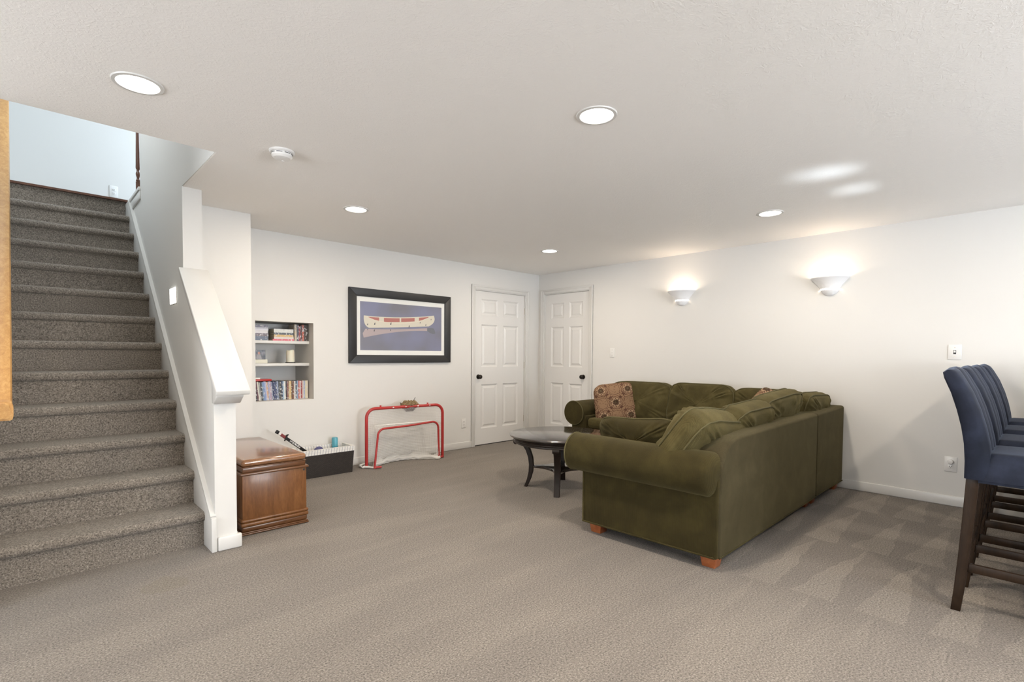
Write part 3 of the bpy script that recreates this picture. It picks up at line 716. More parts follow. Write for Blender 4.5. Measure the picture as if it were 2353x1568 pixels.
bot = curve((3.596,1.668),(3.640,1.585),(3.52,1.535),8)+curve((3.52,1.535),(3.1,1.505),(2.745,1.487),8)+curve((2.745,1.487),(2.672,1.505),(2.682,1.618),8)
flatpoly('canoe_hull', top+bot[1:-1], M['canoe'], 1)
def inter(x):   # gunwale height of the print canoe
    t = (x-2.682)/.914; return 1.618*(1-t)**2+2*t*(1-t)*1.600+t*t*1.668
def opening(xa, xb, pa, pb):
    n = 8; tops = [(xa+(xb-xa)*k/n, inter(xa+(xb-xa)*k/n)-.010) for k in range(n+1)]
    bots = [(xa+(xb-xa)*k/n, inter(xa+(xb-xa)*k/n)-.010-(pa+(pb-pa)*k/n)) for k in range(n, -1, -1)]
    flatpoly('canoe_inside', tops+bots, M['canoe_red'], 2)
opening(2.735, 2.865, .004, .044); opening(2.925, 3.125, .046, .042); opening(3.145, 3.325, .042, .040); opening(3.385, 3.520, .042, .006)
flatpoly('canoe_rim', [(2.74+.78*k/12, inter(2.74+.78*k/12)-.016-.046*math.sin(PI*k/12)**.6) for k in range(13)]+[(2.74+.78*k/12, inter(2.74+.78*k/12)-.020-.050*math.sin(PI*k/12)**.6) for k in range(12,-1,-1)], M['canoe_pale'], 3)
rf = curve((2.700,1.475),(3.0,1.472),(3.50,1.512),10)+curve((3.50,1.480),(3.1,1.478),(2.680,1.378),10)+[(2.668,1.425)]
flatpoly('canoe_reflection', rf, M['canoe_refl'], 1)
flatpoly('canoe_reflection_dim', curve((3.50,1.512),(3.56,1.528),(3.60,1.51),6)+curve((3.62,1.46),(3.595,1.425),(3.50,1.480),6), M['canoe_refl2'], 1)
for (x, z, s_) in ((2.725,1.525,.010),(2.81,1.535,.013),(3.01,1.545,.014),(3.25,1.525,.013),(3.40,1.575,.009),(3.48,1.552,.010),(3.555,1.620,.008),(2.805,1.462,.012),(3.005,1.473,.010),(2.725,1.468,.008)):
    flatpoly('canoe_mark', [(x-s_*.6,z-s_),(x+s_*.5,z-s_),(x+s_*.7,z+s_),(x-s_*.1,z+s_*.6)], M['ink'], 4)

# ---------------------------------------------------------------- hope chest
CX0, CX1, CY0, CY1 = 1.030, 1.450, 3.612, 4.575
ch = thing('wooden_chest', 'glossy reddish-brown wooden chest standing behind the stair post', 'chest', ((CX0+CX1)/2, (CY0+CY1)/2, 0))
B(CX0, CX1, CY0, CY1, .06, .405).build('body', M['chest'], ch, world=True, bevel=.003)
def ring(name, o_, z0, z1, mat, bev): return B(CX0-o_, CX1+o_, CY0-o_, CY1+o_, z0, z1).build(name, mat, ch, world=True, bevel=bev, seg=3)
ring('base_moulding', .012, .004, .014, M['chest_trim'], .003); ring('base_moulding', .008, .014, .024, M['chest_trim'], .003)
ring('base_plinth', .004, .024, .060, M['chest_trim'], .010); ring('base_moulding', .012, .058, .085, M['chest'], .010); ring('base_moulding', .012, .085, .108, M['chest'], .011)
ring('lid_bead', .014, .397, .415, M['chest_trim'], .008)
ring('lid_side', -.004, .415, .447, M['chest_trim'], .004)
ring('lid_step', .000, .447, .452, M['chest_trim'], .002)
B(CX0-.002, CX1+.002, CY0-.002, CY1+.002, .452, .500).build('lid', M['chest_top'], ch, world=True, bevel=.022, seg=5)
MB().lathe([(0,-.003),(.007,-.003),(.007,0)], (CX1-.018, CY0, .383), 14, axis='y').build('keyhole', M['slot'], ch, world=True)

# ---------------------------------------------------------------- basket and contents
BX0, BX1, BY0, BY1 = 1.905, 2.418, 4.845, 5.085
bk = thing('storage_basket', 'dark woven rectangular basket with a striped white cloth liner', 'basket', ((BX0+BX1)/2, (BY0+BY1)/2, 0))
def shell(name, z0, z1, o0, o1, th, mat, bottom=False, par=bk):
    def lp(o_, z_): return [(BX0-o_, BY0-o_, z_), (BX1+o_, BY0-o_, z_), (BX1+o_, BY1+o_, z_), (BX0-o_, BY1+o_, z_)]
    L = [lp(o0, z0), lp(o1, z1), lp(o1-th, z1), lp(o0-th, z0+(.008 if bottom else 0))]
    vs = sum(L, []); fs = []
    for k in range(3):
        for j in range(4): fs.append((k*4+j, k*4+(j+1)%4, k*4+4+(j+1)%4, k*4+4+j))
    if bottom: fs += [(0,1,2,3), (12,13,14,15)]
    else:
        for j in range(4): fs.append((12+j, 12+(j+1)%4, (j+1)%4, j))
    return MB().add(vs, fs).build(name, mat, par, world=True)
shell('woven_body', .002, .266, -.004, .012, .010, M['wicker'], True)
ln = shell('liner', .222, .272, .0095+.002, .0165, .028, M['liner'])
shell('liner_inside', .02, .270, -.016, -.001, .003, M['liner'])
hd = MB()
for k in range(5): pass
MB().tube([(BX0-.016, BY0+.08, .245), (BX0-.030, BY0+.10, .225), (BX0-.030, BY0+.14, .225), (BX0-.016, BY0+.16, .245)], .007, 8).build('handle', M['wicker'], bk, world=True, smooth=40)
# hockey stick
q = Mat('stick_shaft', (.012,.012,.013), .35); v = q.coord('Object', scale=(1,1,1)); sp = q.n('ShaderNodeSeparateXYZ'); q.l(v, sp.inputs[0])
tt = sp.outputs['X']; n1 = q.noise(q.coord('Object', scale=(60,200,90)), 1.2, 2)
txt = q.math('MULTIPLY', q.math('GREATER_THAN', n1, .47), q.math('MULTIPLY', q.math('GREATER_THAN', tt, .17), q.math('LESS_THAN', tt, .30)))
inz = q.math('LESS_THAN', q.math('ABSOLUTE', sp.outputs['Z']), .008)
colr = q.mix(q.math('MULTIPLY', txt, inz), (.012,.012,.013), (.7,.7,.7))
colr = q.mix(q.math('MULTIPLY', q.math('GREATER_THAN', tt, .055), q.math('LESS_THAN', tt, .11)), colr, (.20,.03,.03))
colr = q.mix(q.math('MULTIPLY', q.math('GREATER_THAN', tt, .030), q.math('LESS_THAN', tt, .055)), colr, (.72,.70,.68))
q.color(colr); M['shaft'] = q.m
p0 = Vector((1.690, 4.90, .482)); p1 = Vector((2.20, 5.00, .075)); dx = (p1-p0); Ls = dx.length; dx.normalize()
stk = thing('hockey_stick', 'black hockey stick with white lettering leaning out of the basket', 'hockey stick', p0)
R_ = dx.to_track_quat('X', 'Z'); stk.rotation_euler = R_.to_euler()
B(.028, Ls-.05, -.008, .008, -.0135, .0135).build('shaft', M['shaft'], stk, bevel=.003)
B(0, .030, -.011, .011, -.016, .016).build('butt_end', M['black'], stk, bevel=.004)
mb = MB().tube([(.115,.011,.010),(.125,.018,.030),(.120,-.004,.034),(.112,-.014,.018),(.118,-.012,-.018),(.13,.006,-.024)], .007, 8); mb.build('strap', M['black'], stk, smooth=40)
MB().prism([(Ls-.06,-.014),(Ls-.05,.016),(Ls-.005,.014),(Ls-.002,-.012)], 'y', -.006, .12).build('blade', M['black'], stk, bevel=.004)
bt = thing('water_bottle', 'teal blue plastic bottle standing at the back of the basket', 'bottle', (2.315, 5.035, .012))
MB().lathe([(0,0),(.032,0),(.034,.01),(.034,.20),(.029,.235),(.029,.242),(0,.242)], n=24).build('body', M['bottle'], bt, smooth=40)
MB().lathe([(.0305,.242),(.0305,.318),(.027,.330),(.012,.334),(0,.334)], n=24).build('cap', Mat('bottle_cap', (.10,.36,.45), .3).m, bt, smooth=40)
o = MB().sphere((0,0,.05), .05, 16, 10, (1.0,.8,1.0)).build('toy_ball', Mat('toy_purple', (.08,.08,.20), .5).m, smooth=60); o.location = (2.12, 4.97, .180); tag(o, 'small dark blue toy lying among the basket contents', 'toy')
o = B(-.20,.20,-.09,.09,0,.165).build('folded_blanket', M['liner'], bevel=.03, seg=3); o.location = (2.16, 4.965, .013); tag(o, 'pale striped cloth folded in the bottom of the basket', 'cloth')

# ---------------------------------------------------------------- mini hockey goal
gA = Vector((2.605, 4.912, 0)); gB = Vector((3.528, 4.835, 0)); gu = (gB-gA).normalized(); gn = Vector((gu.y, -gu.x, 0))   # gn points into the room
GW = (gB-gA).length
goal = thing('hockey_goal', 'mini hockey goal with red tubular frame and white net', 'goal', ((gA+gB)/2))
def gp(t, d, z): return gA+gu*t+gn*d+Vector((0,0,z))
def uframe(w0, w1, d0, d1, h_, rad, r, n=6):
    P = [gp(w0, d0, .0+r*.2)]
    for k in range(n+1):
        a = PI-(PI/2)*k/n; P.append(gp(w0+rad+rad*math.cos(a), d0+(d1-d0)*((h_-rad+rad*math.sin(a))/h_), h_-rad+rad*math.sin(a)))
    for k in range(n+1):
        a = PI/2-(PI/2)*k/n; P.append(gp(w1-rad+rad*math.cos(a), d0+(d1-d0)*((h_-rad+rad*math.sin(a))/h_), h_-rad+rad*math.sin(a)))
    P.append(gp(w1, d0, .0+r*.2)); return P
MB().tube(uframe(0, GW, 0, 0, .622, .095, .0165), .0165, 12).build('front_frame', M['red'], goal, world=True, smooth=40)
# lower folded frame, leaning back
P2 = []
lo0 = gA+gu*.075+gn*.085; 
P2 = [gp(.045, .100, .006)]
for a_ in range(7):
    an = PI-(PI/2)*a_/6; P2.append(gp(.175+.075*math.cos(an), .060, .335+.075*math.sin(an)))
P2.append(gp(.46, .055, .418))
for a_ in range(7):
    an = PI/2-(PI/2)*a_/6; P2.append(gp(GW-.155+.075*math.cos(an), .040, .360+.075*math.sin(an)))
P2.append(gp(GW-.078, .052, .006))
MB().tube(P2, .0115, 10).build('rear_frame', M['red'], goal, world=True, smooth=40)
MB().tube([gp(-.02, .008, .016), gp(.01, .03, .015), gp(.045, .095, .015)], .011, 10).build('base_rail', M['white_pad'], goal, world=True, smooth=40)
MB().tube([gp(GW, .005, .016), gp(GW-.075, .05, .016)], .012, 10).build('base_rail', M['red'], goal, world=True, smooth=40)
MB().tube([gp(.045, .098, .018), gp(.115, .115, .018)], .0115, 10).build('foot_peg', M['red'], goal, world=True, smooth=40)
MB().tube([gp(.02, -.02, .018), gp(-.045, .01, .016), gp(-.055, -.06, .02), gp(.03, -.12, .02)], .012, 10).build('base_loop', M['white_pad'], goal, world=True, smooth=40)
for t_ in (.165, GW-.19):
    MB().tube([gp(t_, -.012, .635), gp(t_, -.014, .652)], .010, 10).build('hook', M['red'], goal, world=True, smooth=40)
for t_ in (.30, .45, .60, .75):
    MB().sphere(tuple(gp(t_, .0155, .624)), .006, 10, 6, (1.8,.6,1)).build('sticker', M['white_pad'], goal, world=True)
# net: back sheet sagging towards the wall, side sheets, folded sheet under the lower frame
net = MB(); rr = .0011
def back(t, s):   # t across 0..1, s up 0..1
    bow = math.sin(PI*t); d = -(.03+.10*bow*(1-.55*s)); d = max(d, -.175)
    return gp(.012+t*(GW-.024), d*(1-.93*s**3), .045+.035*bow+s*(.56-.035*bow)+.004*math.sin(9*t+3*s))
NU, NV = 46, 30
for i in range(NU+1): net.tube([back(i/NU+.006*math.sin(i*1.7+j), j/10) for j in range(11)], rr, 4, caps=False)
for j in range(NV+1): net.tube([back(i/14, j/NV) for i in range(15)], rr, 4, caps=False)
def lowr(t, s):
    return gp(.105+t*(GW-.20)+(1-t)*-.05*(1-s), .072-.055*s+.012*math.sin(PI*t)*(1-s)-(1-s)*.17*math.sin(PI*t), .05+s*.36)
for i in range(41): net.tube([lowr(i/40, j/8) for j in range(9)], rr, 4, caps=False)
for j in range(21): net.tube([lowr(i/14, j/20) for i in range(15)], rr, 4, caps=False)
def fold(t, s):
    return gp(.11+t*(GW-.21), .045-.10*s, .418+.012*s-.02*math.sin(PI*s))
for i in range(41): net.tube([fold(i/40, j/3) for j in range(4)], rr, 4, caps=False)
for j in range(6): net.tube([fold(i/10, j/5) for i in range(11)], rr, 4, caps=False)
for (t0, t1, d0) in ((.0, .075, 0), (GW-.085, GW, 0)):
    for i in range(5): net.tube([gp(t0+(t1-t0)*i/4, .03*(i/4 if t0 == 0 else 1-i/4)-.02, z_) for z_ in (.03, .2, .4, .56)], rr, 4, caps=False)
    for j in range(26): net.tube([gp(t0, -.01, .03+j*.021), gp((t0+t1)/2, .006, .027+j*.021), gp(t1, .03 if t0 == 0 else -.02, .03+j*.021)], rr, 4, caps=False)
net.build('net', M['net'], goal, world=True)
# white padded skirt along the floor behind
def skirt(k):
    t = k/40; return gp(.06+t*(GW-.13), .06-.20*math.sin(PI*min(1, t*1.05))**.8, .026+.006*math.sin(t*31)+.004*math.sin(t*57))
def skirt_fn(u, v):
    p = skirt(u*40); b = math.sin(PI*v)
    return (p.x-gn.x*.02*b+gn.x*.012*(1-v), p.y-gn.y*.02*b+gn.y*.012*(1-v), .006+v*(.075+.018*math.sin(u*19)+.01*math.sin(u*47))+.002*math.sin(u*80))
MB().grid(skirt_fn, 60, 6).build('bottom_pad', M['white_pad'], goal, world=True, smooth=60)
MB().tube([skirt(k) for k in range(41)], .017, 10).build('pad_roll', M['white_pad'], goal, world=True, smooth=60)
edge = [fold(k/20, 1) for k in range(21)]
MB().tube(edge, .008, 8).build('net_binding', M['white_pad'], goal, world=True, smooth=60)
# lacrosse head on the bar
lc = thing('lacrosse_head', 'brown lacrosse stick head with white mesh pocket hooked over the goal bar', 'lacrosse head', gp(.52, 0, .62))
mb = MB(); ctr = gp(.52, -.036, .642)
def lring(a, ru, rn, z): return (ctr.x+gu.x*ru*math.cos(a)+gn.x*rn*math.sin(a), ctr.y+gu.y*ru*math.cos(a)+gn.y*rn*math.sin(a), ctr.z+z)
for k in range(5):
    mb.tube([lring(2*PI*j/24, .105-.010*k, .050-.006*k, .000+.009*k+.006*math.sin(3*j+k)) for j in range(24)], .0065, 6, closed=True)
mb.build('rim', M['straw'], lc, world=True, smooth=60)
mb = MB()
for k in range(4): mb.tube([lring(2*PI*j/24, (.098-.015*k), (.05-.006*k), -.030-.014*k) for j in range(24)], .0026, 5, closed=True)
for j in range(18):
    mb.tube([lring(2*PI*(j+.25*k)/18, .102-.016*k, .052-.007*k, -.006-.018*k) for k in range(5)], .0030, 5)
    mb.tube([lring(2*PI*(j-.25*k)/18, .102-.016*k, .052-.007*k, -.006-.018*k) for k in range(5)], .0030, 5)
mb.build('mesh_pocket', Mat('mesh_cord', (.34,.31,.30), .8).m, lc, world=True)
mb = MB().tube([lring(.5, .05, .0, .03), lring(.4, .065, 0, .055), lring(.3, .075, 0, .075)], .0028, 6); mb.tube([lring(PI, .10, .0, .0), lring(PI, .115, 0, .028)], .0028, 6)
mb.build('lace', M['black'], lc, world=True)

# ---------------------------------------------------------------- coffee table
TX, TY, TR, TZ = 3.51, 3.015, .462, .498
tb = thing('coffee_table', 'round dark espresso coffee table with curved legs and a lower shelf', 'table', (TX, TY, 0))
MB().lathe([(0,.498),(TR-.010,.498),(TR-.002,.494),(TR,.488),(TR-.006,.480),(TR-.022,.474),(TR-.034,.468),(0,.468)], n=72).build('top', M['table_top'], tb, smooth=35)
MB().lathe([(TR-.034,.468),(TR-.030,.462),(TR-.040,.452),(TR-.036,.444),(TR-.046,.436),(TR-.042,.424),(TR-.052,.418),(TR-.075,.418),(TR-.075,.466)], n=72).build('apron', M['espresso'], tb, smooth=30)
def leg(a):
    prof = [(.385,.424),(.355,.415),(.322,.385),(.292,.335),(.270,.270),(.262,.205),(.266,.140),(.282,.075),(.312,.0)]
    thk = [.026,.026,.024,.022,.021,.021,.020,.018,.015]
    wdt = [.030,.030,.030,.029,.028,.027,.026,.025,.024]
    vs = []; fs = []
    ca, sa = math.cos(a), math.sin(a)
    for (r, z), t_, w_ in zip(prof, thk, wdt):
        for (dr, dw) in ((-1,-1),(1,-1),(1,1),(-1,1)):
            R = r+dr*t_; q_ = dw*w_; vs.append((R*ca-q_*sa, R*sa+q_*ca, z))
    n = len(prof)
    for i in range(n-1):
        for j in range(4): fs.append((i*4+j, i*4+(j+1)%4, i*4+4+(j+1)%4, i*4+4+j))
    fs += [(3,2,1,0), tuple((n-1)*4+j for j in range(4))]
    mb = MB().add(vs, fs)
    # scroll at the knee
    mb.tube([((.408)*ca-q_*sa, (.408)*sa+q_*ca, .408) for q_ in (-.031, .031)], .021, 14)
    return mb.build('leg', M['espresso'], tb, bevel=.004, smooth=40)
base_a = math.atan2(2.85-TY, 3.281-TX)
for k in range(4): leg(base_a+k*PI/2)
pts = []
for k in range(4):
    a0 = base_a+k*PI/2; a1 = a0+PI/2
    p0 = Vector((.262*math.cos(a0), .262*math.sin(a0))); p1 = Vector((.262*math.cos(a1), .262*math.sin(a1))); mid = (p0+p1)/2*.42
    n0 = Vector((-math.sin(a0), math.cos(a0)))*.022; n1 = Vector((math.sin(a1), -math.cos(a1)))*.022
    for t in [i/10 for i in range(11)]:
        c_ = (1-t)**2*(p0+n0)+2*t*(1-t)*mid+t*t*(p1+n1); pts.append((c_.x, c_.y))
MB().prism(pts, 'z', .178, .198).build('lower_shelf', M['table_top'], tb, bevel=.003)

# ---------------------------------------------------------------- sofa
def roundprof(pts): return pts
def foot(root, x, y, local=True):
    w0, w1 = .048, .037; b = [(x-w1,y-w1,0),(x+w1,y-w1,0),(x+w1,y+w1,0),(x-w1,y+w1,0)]; t = [(x-w0,y-w0,.072),(x+w0,y-w0,.072),(x+w0,y+w0,.072),(x-w0,y+w0,.072)]
    MB().frustum(b, t).build('foot', M['foot'], root, bevel=.002)
def roll(axis, c, r, a, b, dome_a=0, dome_b=0, n=28, crease=0):
    """arm roll along an axis; dome at an end gives a pulled-in pleated end"""
    st = []
    L = b-a
    if dome_a: st += [(a+dome_a*(1-math.cos(k*PI/12)), .25+.75*math.sin(k*PI/12)) for k in range(6)]
    else: st += [(a, .985), (a+.006, 1)]
    N = 16
    i0 = a+dome_a if dome_a else a+.02; i1 = b-dome_b if dome_b else b-.02
    st += [(i0+(i1-i0)*k/N, 1) for k in range(N+1)]
    if dome_b: st += [(b-dome_b*(1-math.cos(k*PI/12)), .25+.75*math.sin(k*PI/12)) for k in range(5, -1, -1)]
    else: st += [(b-.006, 1), (b, .985)]
    vs = []; k = len(st)
    for (p, s_) in st:
        for j in range(n):
            an = 2*PI*j/n; pl = 1+(.05*abs(math.sin(3.5*an)) if s_ < .97 else 0)*(1-s_)
            wv = 1+.010*noise.noise(Vector((p*5, math.cos(an)*1.2, math.sin(an)*1.2)))
            u_, w_ = r*s_*pl*wv*math.cos(an), r*s_*pl*wv*math.sin(an)
            vs.append((c[0]+u_, p, c[1]+w_) if axis == 'y' else (p, c[0]+u_, c[1]+w_))
    fs = [(i*n+j, i*n+(j+1)%n, (i+1)*n+(j+1)%n, (i+1)*n+j) for i in range(k-1) for j in range(n)]
    fs += [tuple(range(n-1,-1,-1)), tuple((k-1)*n+j for j in range(n))]
    return MB().add(vs, fs)
# near section: its back is turned to the bar, arm towards the stairs
LN = 1.84
so = thing('sofa_section', 'olive corduroy sofa section with rolled arm, its back towards the blue stools', 'sofa', (2.775, 1.222, 0), math.radians(.8), 'sectional sofa')
B(.012, LN, .03, .90, .072, .40).build('base', M['cord'], so, bevel=.015)
MB().prism([(.0,.068),(.0,.43),(.028,.60),(.075,.672),(.14,.712),(.225,.738),(LN,.752),(LN,.068)], 'y', 0, .165).build('back', M['cord_back'], so, bevel=.022, seg=4)
B(-.012, .17, .008, .935, .070, .52).build('arm_panel', M['cord_y'], so, bevel=.012, seg=3)
ar = roll('y', (.022, .540), .128, .012, 1.030, dome_a=.055).build('arm_roll', M['cord_y'], so, smooth=50)
MB().tube([(.022+.1285*math.cos(2*PI*k/36), 1.024, .540+.1285*math.sin(2*PI*k/36)) for k in range(36)], .005, 6, closed=True).build('piping', M['piping'], ar)
MB().tube([(-.013,.932,.075),(-.013,.932,.42)], .0045, 6).build('panel_piping', M['cord_light'], so)
MB().tube([(-.014,.02,.078),(-.014,.93,.078)], .005, 6).build('hem_piping', M['cord'], so)
MB().tube([(.01,.0,.078),(LN-.01,.0,.078)], .005, 6).build('hem_piping', M['cord'], so)
def seat(root, x0, x1, y0, y1, z0, z1, mat): return B(x0, x1, y0, y1, z0, z1).build('seat_cushion', mat, root, bevel=.04, seg=4)
seat(so, .19, 1.01, .17, .93, .385, .50, M['cord_light']); seat(so, 1.015, LN-.005, .17, .93, .385, .50, M['cord_light'])
for (x, y) in ((.075,.075),(.075,.86),(LN-.07,.085),(LN-.07,.86)): foot(so, x, y)
# section along the right wall
sw = thing('sofa_section', 'olive corduroy sofa section along the sofa wall below the sconces, rolled arm by the door', 'sofa', (4.62, 1.255, 0), 0, 'sectional sofa')
LD = .80; LL = 2.52
B(.02, LD-.02, .03, LL-.02, .072, .40).build('base', M['cord'], sw, bevel=.015)
MB().prism([(.012,.068),(.012,.748),(LD,.765),(LD,.068)], 'y', 0, .165).build('end_back', M['cord_back'], sw, bevel=.022, seg=4)
B(LD-.17, LD, .10, LL-.03, .07, .775).build('back', M['cord_back'], sw, bevel=.025, seg=4)
MB().prism([(LL-.20,.07),(LL+.0,.07),(LL+.0,.46),(LL-.02,.52),(LL-.20,.52)], 'x', -.03, LD-.04).build('arm_panel', M['cord'], sw, bevel=.012, seg=3)
ar = roll('x', (LL-.045, .545), .135, -.055, LD-.05, dome_b=.05).build('arm_roll', M['cord'], sw, smooth=50)
MB().tube([(-.050, LL-.045+.1355*math.cos(2*PI*k/36), .545+.1355*math.sin(2*PI*k/36)) for k in range(36)], .005, 6, closed=True).build('piping', M['piping'], ar)
MB().tube([(.015,.0,.078),(LD-.01,.0,.078)], .005, 6).build('hem_piping', M['cord'], sw)
seat(sw, -.02, LD-.17, .18, 1.23, .385, .50, M['cord_light']); seat(sw, -.02, LD-.17, 1.235, LL-.21, .385, .50, M['cord_light'])
for (x, y) in ((.075,.075),(LD-.07,.075),(.05,LL-.09),(LD-.07,LL-.09)): foot(sw, x, y)

def cushion(name, label, loc, w_, h_, t_, yaw, lean, roll_=0, band=.08, mat=None, seed=0, crease=.010, sag=0., cat='cushion', group='loose cushions on the sofa', pipe=True, puff=1.0, corner=.10, pmat=None):
    """boxed cushion: local X width, Z height, Y thickness; front faces -Y before turning"""
    R = Matrix.Rotation(yaw, 4, 'Z') @ Matrix.Rotation(lean, 4, 'X') @ Matrix.Rotation(roll_, 4, 'Y')
    t = thing(name, label, cat, loc, group=group, rot=R.to_euler())
    n = 26; half = band/2
    def outline(a):
        # superellipse rim
        c_, s_ = math.cos(a), math.sin(a); p = 2/5.0
        x = math.copysign(abs(c_)**p, c_); z = math.copysign(abs(s_)**p, s_)
        return x, z
    def wr(x, z, k): return crease*(noise.noise(Vector((x*7+seed*3.1, z*7+k*9, seed)))+.6*noise.noise(Vector((x*17+seed, z*13-k*5, seed*2))))
    def rim(a, side):
        x, z = outline(a)
        wob = 1+.034*noise.noise(Vector((math.cos(a)*2.2+seed, math.sin(a)*2.2, seed*1.3+side)))
        X = x*w_/2*wob; Z = z*h_/2*wob - sag*(1-x*x)*(1 if z > 0 else 0)
        # boxed band is pulled in slightly at the middle of the sides, ears at the corners
        return Vector((X, side*(half+.006*noise.noise(Vector((math.cos(a)*3+seed, math.sin(a)*3, 5+side)))), Z))
    NA = 120; NR = 16
    def face(side):
        mb = MB(); vs = []; fs = []
        for k in range(NR+1):
            f = 1-(k/NR)
            for j in range(NA):
                p = rim(2*PI*j/NA, side); x, z = p.x*f, p.z*f
                bul = (t_/2-half)*puff*(1-f**3.2)**.62
                ang = 2*PI*j/NA; gath = crease*.30*math.sin(ang*17+5*noise.noise(Vector((math.cos(ang)*2+seed, math.sin(ang)*2, side*3.))))*math.sin(PI*min(1, (1-f)*2.2))
                y = side*(abs(p.y)+bul)+wr(x, z, side)*(min(1, (1-f)*5))+gath
                vs.append((x, y, z))
        for k in range(NR):
            for j in range(NA): fs.append((k*NA+j, k*NA+(j+1)%NA, (k+1)*NA+(j+1)%NA, (k+1)*NA+j))
        return mb.add(vs, fs)
    body = face(-1); b2 = face(1); body.add(b2.v, b2.f)
    vs = []
    for v_ in range(5):
        g = v_/4
        for j in range(NA):
            a = 2*PI*j/NA; p = rim(a, -1)*(1-g)+rim(a, 1)*g; bulge = 1+.05*math.sin(PI*g)*band/.08+.012*noise.noise(Vector((math.cos(a)*6, math.sin(a)*6, seed+g*2)))
            vs.append((p.x*bulge, p.y, p.z*bulge))
    body.add(vs, [(i*NA+j, i*NA+(j+1)%NA, (i+1)*NA+(j+1)%NA, (i+1)*NA+j) for i in range(4) for j in range(NA)])
    body.build('cover', mat or M['cord_light'], t, smooth=70)
    if pipe:
        for side in ((-1, 1) if band > .02 else (1,)):
            MB().tube([rim(2*PI*j/NA, side)*1.008 if band > .02 else Vector((rim(2*PI*j/NA, side).x*1.006, 0, rim(2*PI*j/NA, side).z*1.006)) for j in range(NA)], .0058, 6, closed=True).build('piping', pmat or M['piping'], t, smooth=60)
    return t
Rr = math.radians
# back cushions along the right wall (front towards -x: yaw +90 turns -y to +x ... use -90)
cushion('back_cushion', 'plump olive back cushion behind the patterned pillow, next to the far arm', (5.07, 3.155, .685), .77, .43, .22, -PI/2, Rr(-10), band=.10, seed=1, crease=.014)
cushion('back_cushion', 'creased olive back cushion in the middle of the far row, tallest', (5.05, 2.445, .690), .68, .45, .22, -PI/2, Rr(-11), band=.10, seed=2, crease=.028)
cushion('back_cushion', 'olive back cushion at the corner end of the far row', (5.08, 1.800, .675), .66, .43, .20, -PI/2, Rr(-10), band=.10, seed=3, crease=.014)
# near row leaning on the near back
cushion('back_cushion', 'boxed olive cushion with two piping seams slumped over the near arm', (3.165, 1.515, .660), .80, .42, .30, 0, Rr(34), Rr(8), band=.13, seed=4, crease=.020)
cushion('back_cushion', 'crumpled olive cushion second from the near arm along the near back', (3.64, 1.475, .672), .62, .42, .24, 0, Rr(22), Rr(-3), band=.12, seed=5, crease=.024)
cushion('back_cushion', 'tall olive cushion third from the near arm, standing above the near back', (4.24, 1.475, .715), .80, .42, .22, 0, Rr(16), Rr(-4), band=.11, seed=6, crease=.022)
cushion('back_cushion', 'olive cushion in the corner nearest the right wall, propped on the end back', (5.04, 1.430, .695), .66, .38, .18, 0, Rr(12), Rr(2), band=.08, seed=7, crease=.018)
cushion('throw_pillow', 'dark olive knife-edged pillow standing against the near arm', (3.02, 1.895, .632), .64, .34, .17, -PI/2-.06, Rr(8), Rr(-4), band=.012, seed=8, crease=.018, mat=M['cord'], sag=.025)
cushion('throw_pillow', 'brown medallion-patterned square pillow against the far arm', (4.86, 3.36, .660), .46, .46, .15, -PI/4-.12, Rr(-16), Rr(-7), band=.012, seed=9, crease=.006, mat=M['medallion'], pmat=M['medallion'], group='medallion pillows', puff=1.0)
cushion('throw_pillow', 'brown medallion-patterned pillow tucked in the sofa corner, only its tip showing', (4.985, 1.765, .700), .35, .35, .11, -PI/4, Rr(-12), Rr(45), band=.012, seed=10, crease=.006, mat=M['medallion'], pmat=M['medallion'], group='medallion pillows')

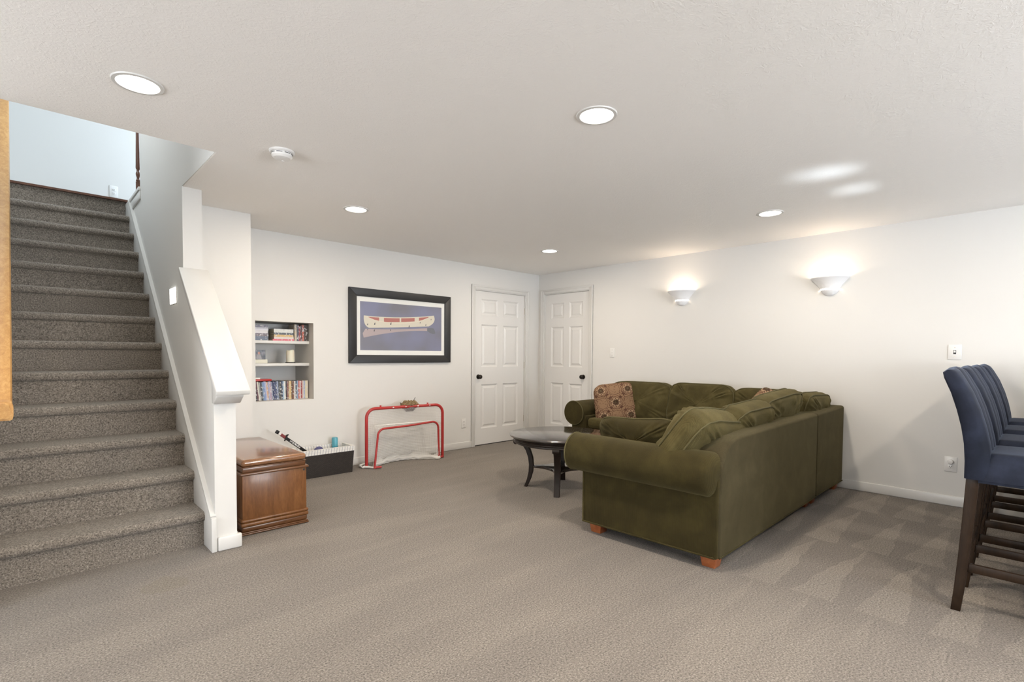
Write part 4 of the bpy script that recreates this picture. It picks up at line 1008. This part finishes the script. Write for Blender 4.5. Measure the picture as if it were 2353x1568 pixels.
# ---------------------------------------------------------------- bar stools and bar
def make_stool(label):
    t = thing('bar_stool', label, 'bar stool', (3.4, 0, 0), group='navy bar stools in a row')
    w_ = .20
    # local x across, y towards the back (+y), seat front towards -y
    def leg(name, x, pts, t0=.046, t1=.034):
        mb = MB(); n = len(pts); vs = []; fs = []
        for i, (y, z, h_) in enumerate(pts):
            ww = t0+(t1-t0)*(1-z/.66)
            for (dx_, dy_) in ((0,-1),(1,-1),(1,1),(0,1)): vs.append((x+(dx_*ww if x < 0 else -dx_*ww), y+dy_*h_/2, z))
        for i in range(n-1):
            for j in range(4): fs.append((i*4+j, i*4+(j+1)%4, i*4+4+(j+1)%4, i*4+4+j))
        fs += [(3,2,1,0), tuple((n-1)*4+j for j in range(4))]
        return mb.add(vs, fs).build('leg', M['stool_wood'], t, bevel=.002)
    for x in (-w_, w_):
        leg('leg', x, [(.262,0,.036),(.252,.10,.038),(.240,.25,.041),(.229,.42,.044),(.219,.60,.047),(.217,.66,.047)])
        leg('leg', x, [(-.195,0,.034),(-.190,.30,.038),(-.185,.66,.044)])
        xx = (-w_+.010, -w_+.030) if x < 0 else (w_-.030, w_-.010)
        B(xx[0], xx[1], -.175, .225, .195, .235).build('stretcher', M['stool_wood'], t, bevel=.002)
    B(-w_+.03, w_-.03, .215, .238, .30, .34).build('rear_stretcher', M['stool_wood'], t, bevel=.002)
    B(-w_+.03, w_-.03, -.20, -.175, .26, .30).build('foot_rest', M['stool_wood'], t, bevel=.002)
    # seat
    def seat_fn(u, v):
        x = -w_-.012+u*(2*w_+.024); y = -.235+v*.435
        ex = min(u, 1-u)*(2*w_+.024); ey = min(v, 1-v)*.435
        ed = min(1, ex/.05); ed2 = min(1, ey/.05)
        z = .640+.125*(1-(1-ed)**2.4)**.5*(1-(1-ed2)**2.4)**.5+.008*math.sin(PI*u)*math.sin(PI*v)
        return (x, y, z)
    mb = MB().grid(seat_fn, 24, 24); mb.box(-w_-.010, w_+.010, -.233, .198, .628, .645)
    mb.build('seat', M['navy'], t, smooth=50)
    # curved back with three vertical channels on the seat side
    N = 16; cl = [(.206,.640),(.207,.72),(.214,.80),(.228,.88),(.248,.96),(.274,1.04),(.305,1.11),(.316,1.135)]
    th = [.086,.084,.080,.076,.072,.066,.058,.046]
    hw = w_+.012
    def bpt(u, k, side):
        y, z = cl[k]; x = -hw+2*hw*u
        c_ = .006*abs(math.cos(3*PI*u))**.5 if 0.03 < u < .97 else .0
        edge = min(1, min(u, 1-u)/.05); rnd = (1-(1-edge)**2)**.5
        front = -th[k]/2*(.55+.45*rnd)+(.012*(1-abs(math.cos(1.5*PI*(2*u-1)))) if side < 0 else 0)*.0
        ch = -.012*abs(math.sin(3*PI*u))**.6
        zt = z + (.014*math.sin(PI*u) if k == len(cl)-1 else .010*math.sin(PI*u)*(z-.64)/.5)
        if side < 0: return (x, y+front+ch*rnd, zt)
        return (x, y+th[k]/2*(.7+.3*rnd), zt)
    NU = 36; K = len(cl); vs = []; fs = []
    for side in (-1, 1):
        for k in range(K):
            for i in range(NU+1): vs.append(bpt(i/NU, k, side))
    off = K*(NU+1)
    for k in range(K-1):
        for i in range(NU):
            a = k*(NU+1)+i; fs.append((a, a+1, a+NU+2, a+NU+1)); fs.append((off+a, off+a+NU+1, off+a+NU+2, off+a+1))
        for i in (0, NU):
            a = k*(NU+1)+i; fs.append((a, a+NU+1, off+a+NU+1, off+a))
    # rounded top
    tp = []
    for s_ in range(1, 4):
        g = s_/4
        for i in range(NU+1):
            f_ = Vector(bpt(i/NU, K-1, -1)); b_ = Vector(bpt(i/NU, K-1, 1)); p = f_*(1-g)+b_*g; p.z += .015*math.sin(PI*g); tp.append(tuple(p))
    b0 = len(vs); vs += tp
    rows = [[(K-1)*(NU+1)+i for i in range(NU+1)]]+[[b0+r*(NU+1)+i for i in range(NU+1)] for r in range(3)]+[[off+(K-1)*(NU+1)+i for i in range(NU+1)]]
    for r in range(4):
        for i in range(NU): fs.append((rows[r][i], rows[r][i+1], rows[r+1][i+1], rows[r+1][i]))
    for i in (0, NU): fs.append(tuple(rows[r][i] for r in range(5)))
    for i in range(NU): fs.append((i, off+i, off+i+1, i+1))
    MB().add(vs, fs).build('backrest', M['navy'], t, smooth=55)
    return t
st0 = make_stool('navy upholstered bar stool nearest the camera, first in the row')
for k, lab in ((1, 'second navy upholstered bar stool of the row, behind the nearest one'), (2, 'third navy upholstered bar stool of the row, only its seat edge showing'), (3, 'navy upholstered bar stool last in the row, by the right wall')):
    dup(st0, (3.4+.58*k, 0, 0), lab)
br = thing('bar_counter', 'wooden topped bar counter in front of the navy stools', 'counter', (4.2, -.68, 0))
B(3.05, 5.44, -.80, -.58, 0, 1.02).build('body', M['wall'], br, world=True)
B(2.98, 5.45, -.88, -.40, 1.02, 1.065).build('counter_top', M['counter'], br, world=True, bevel=.008)
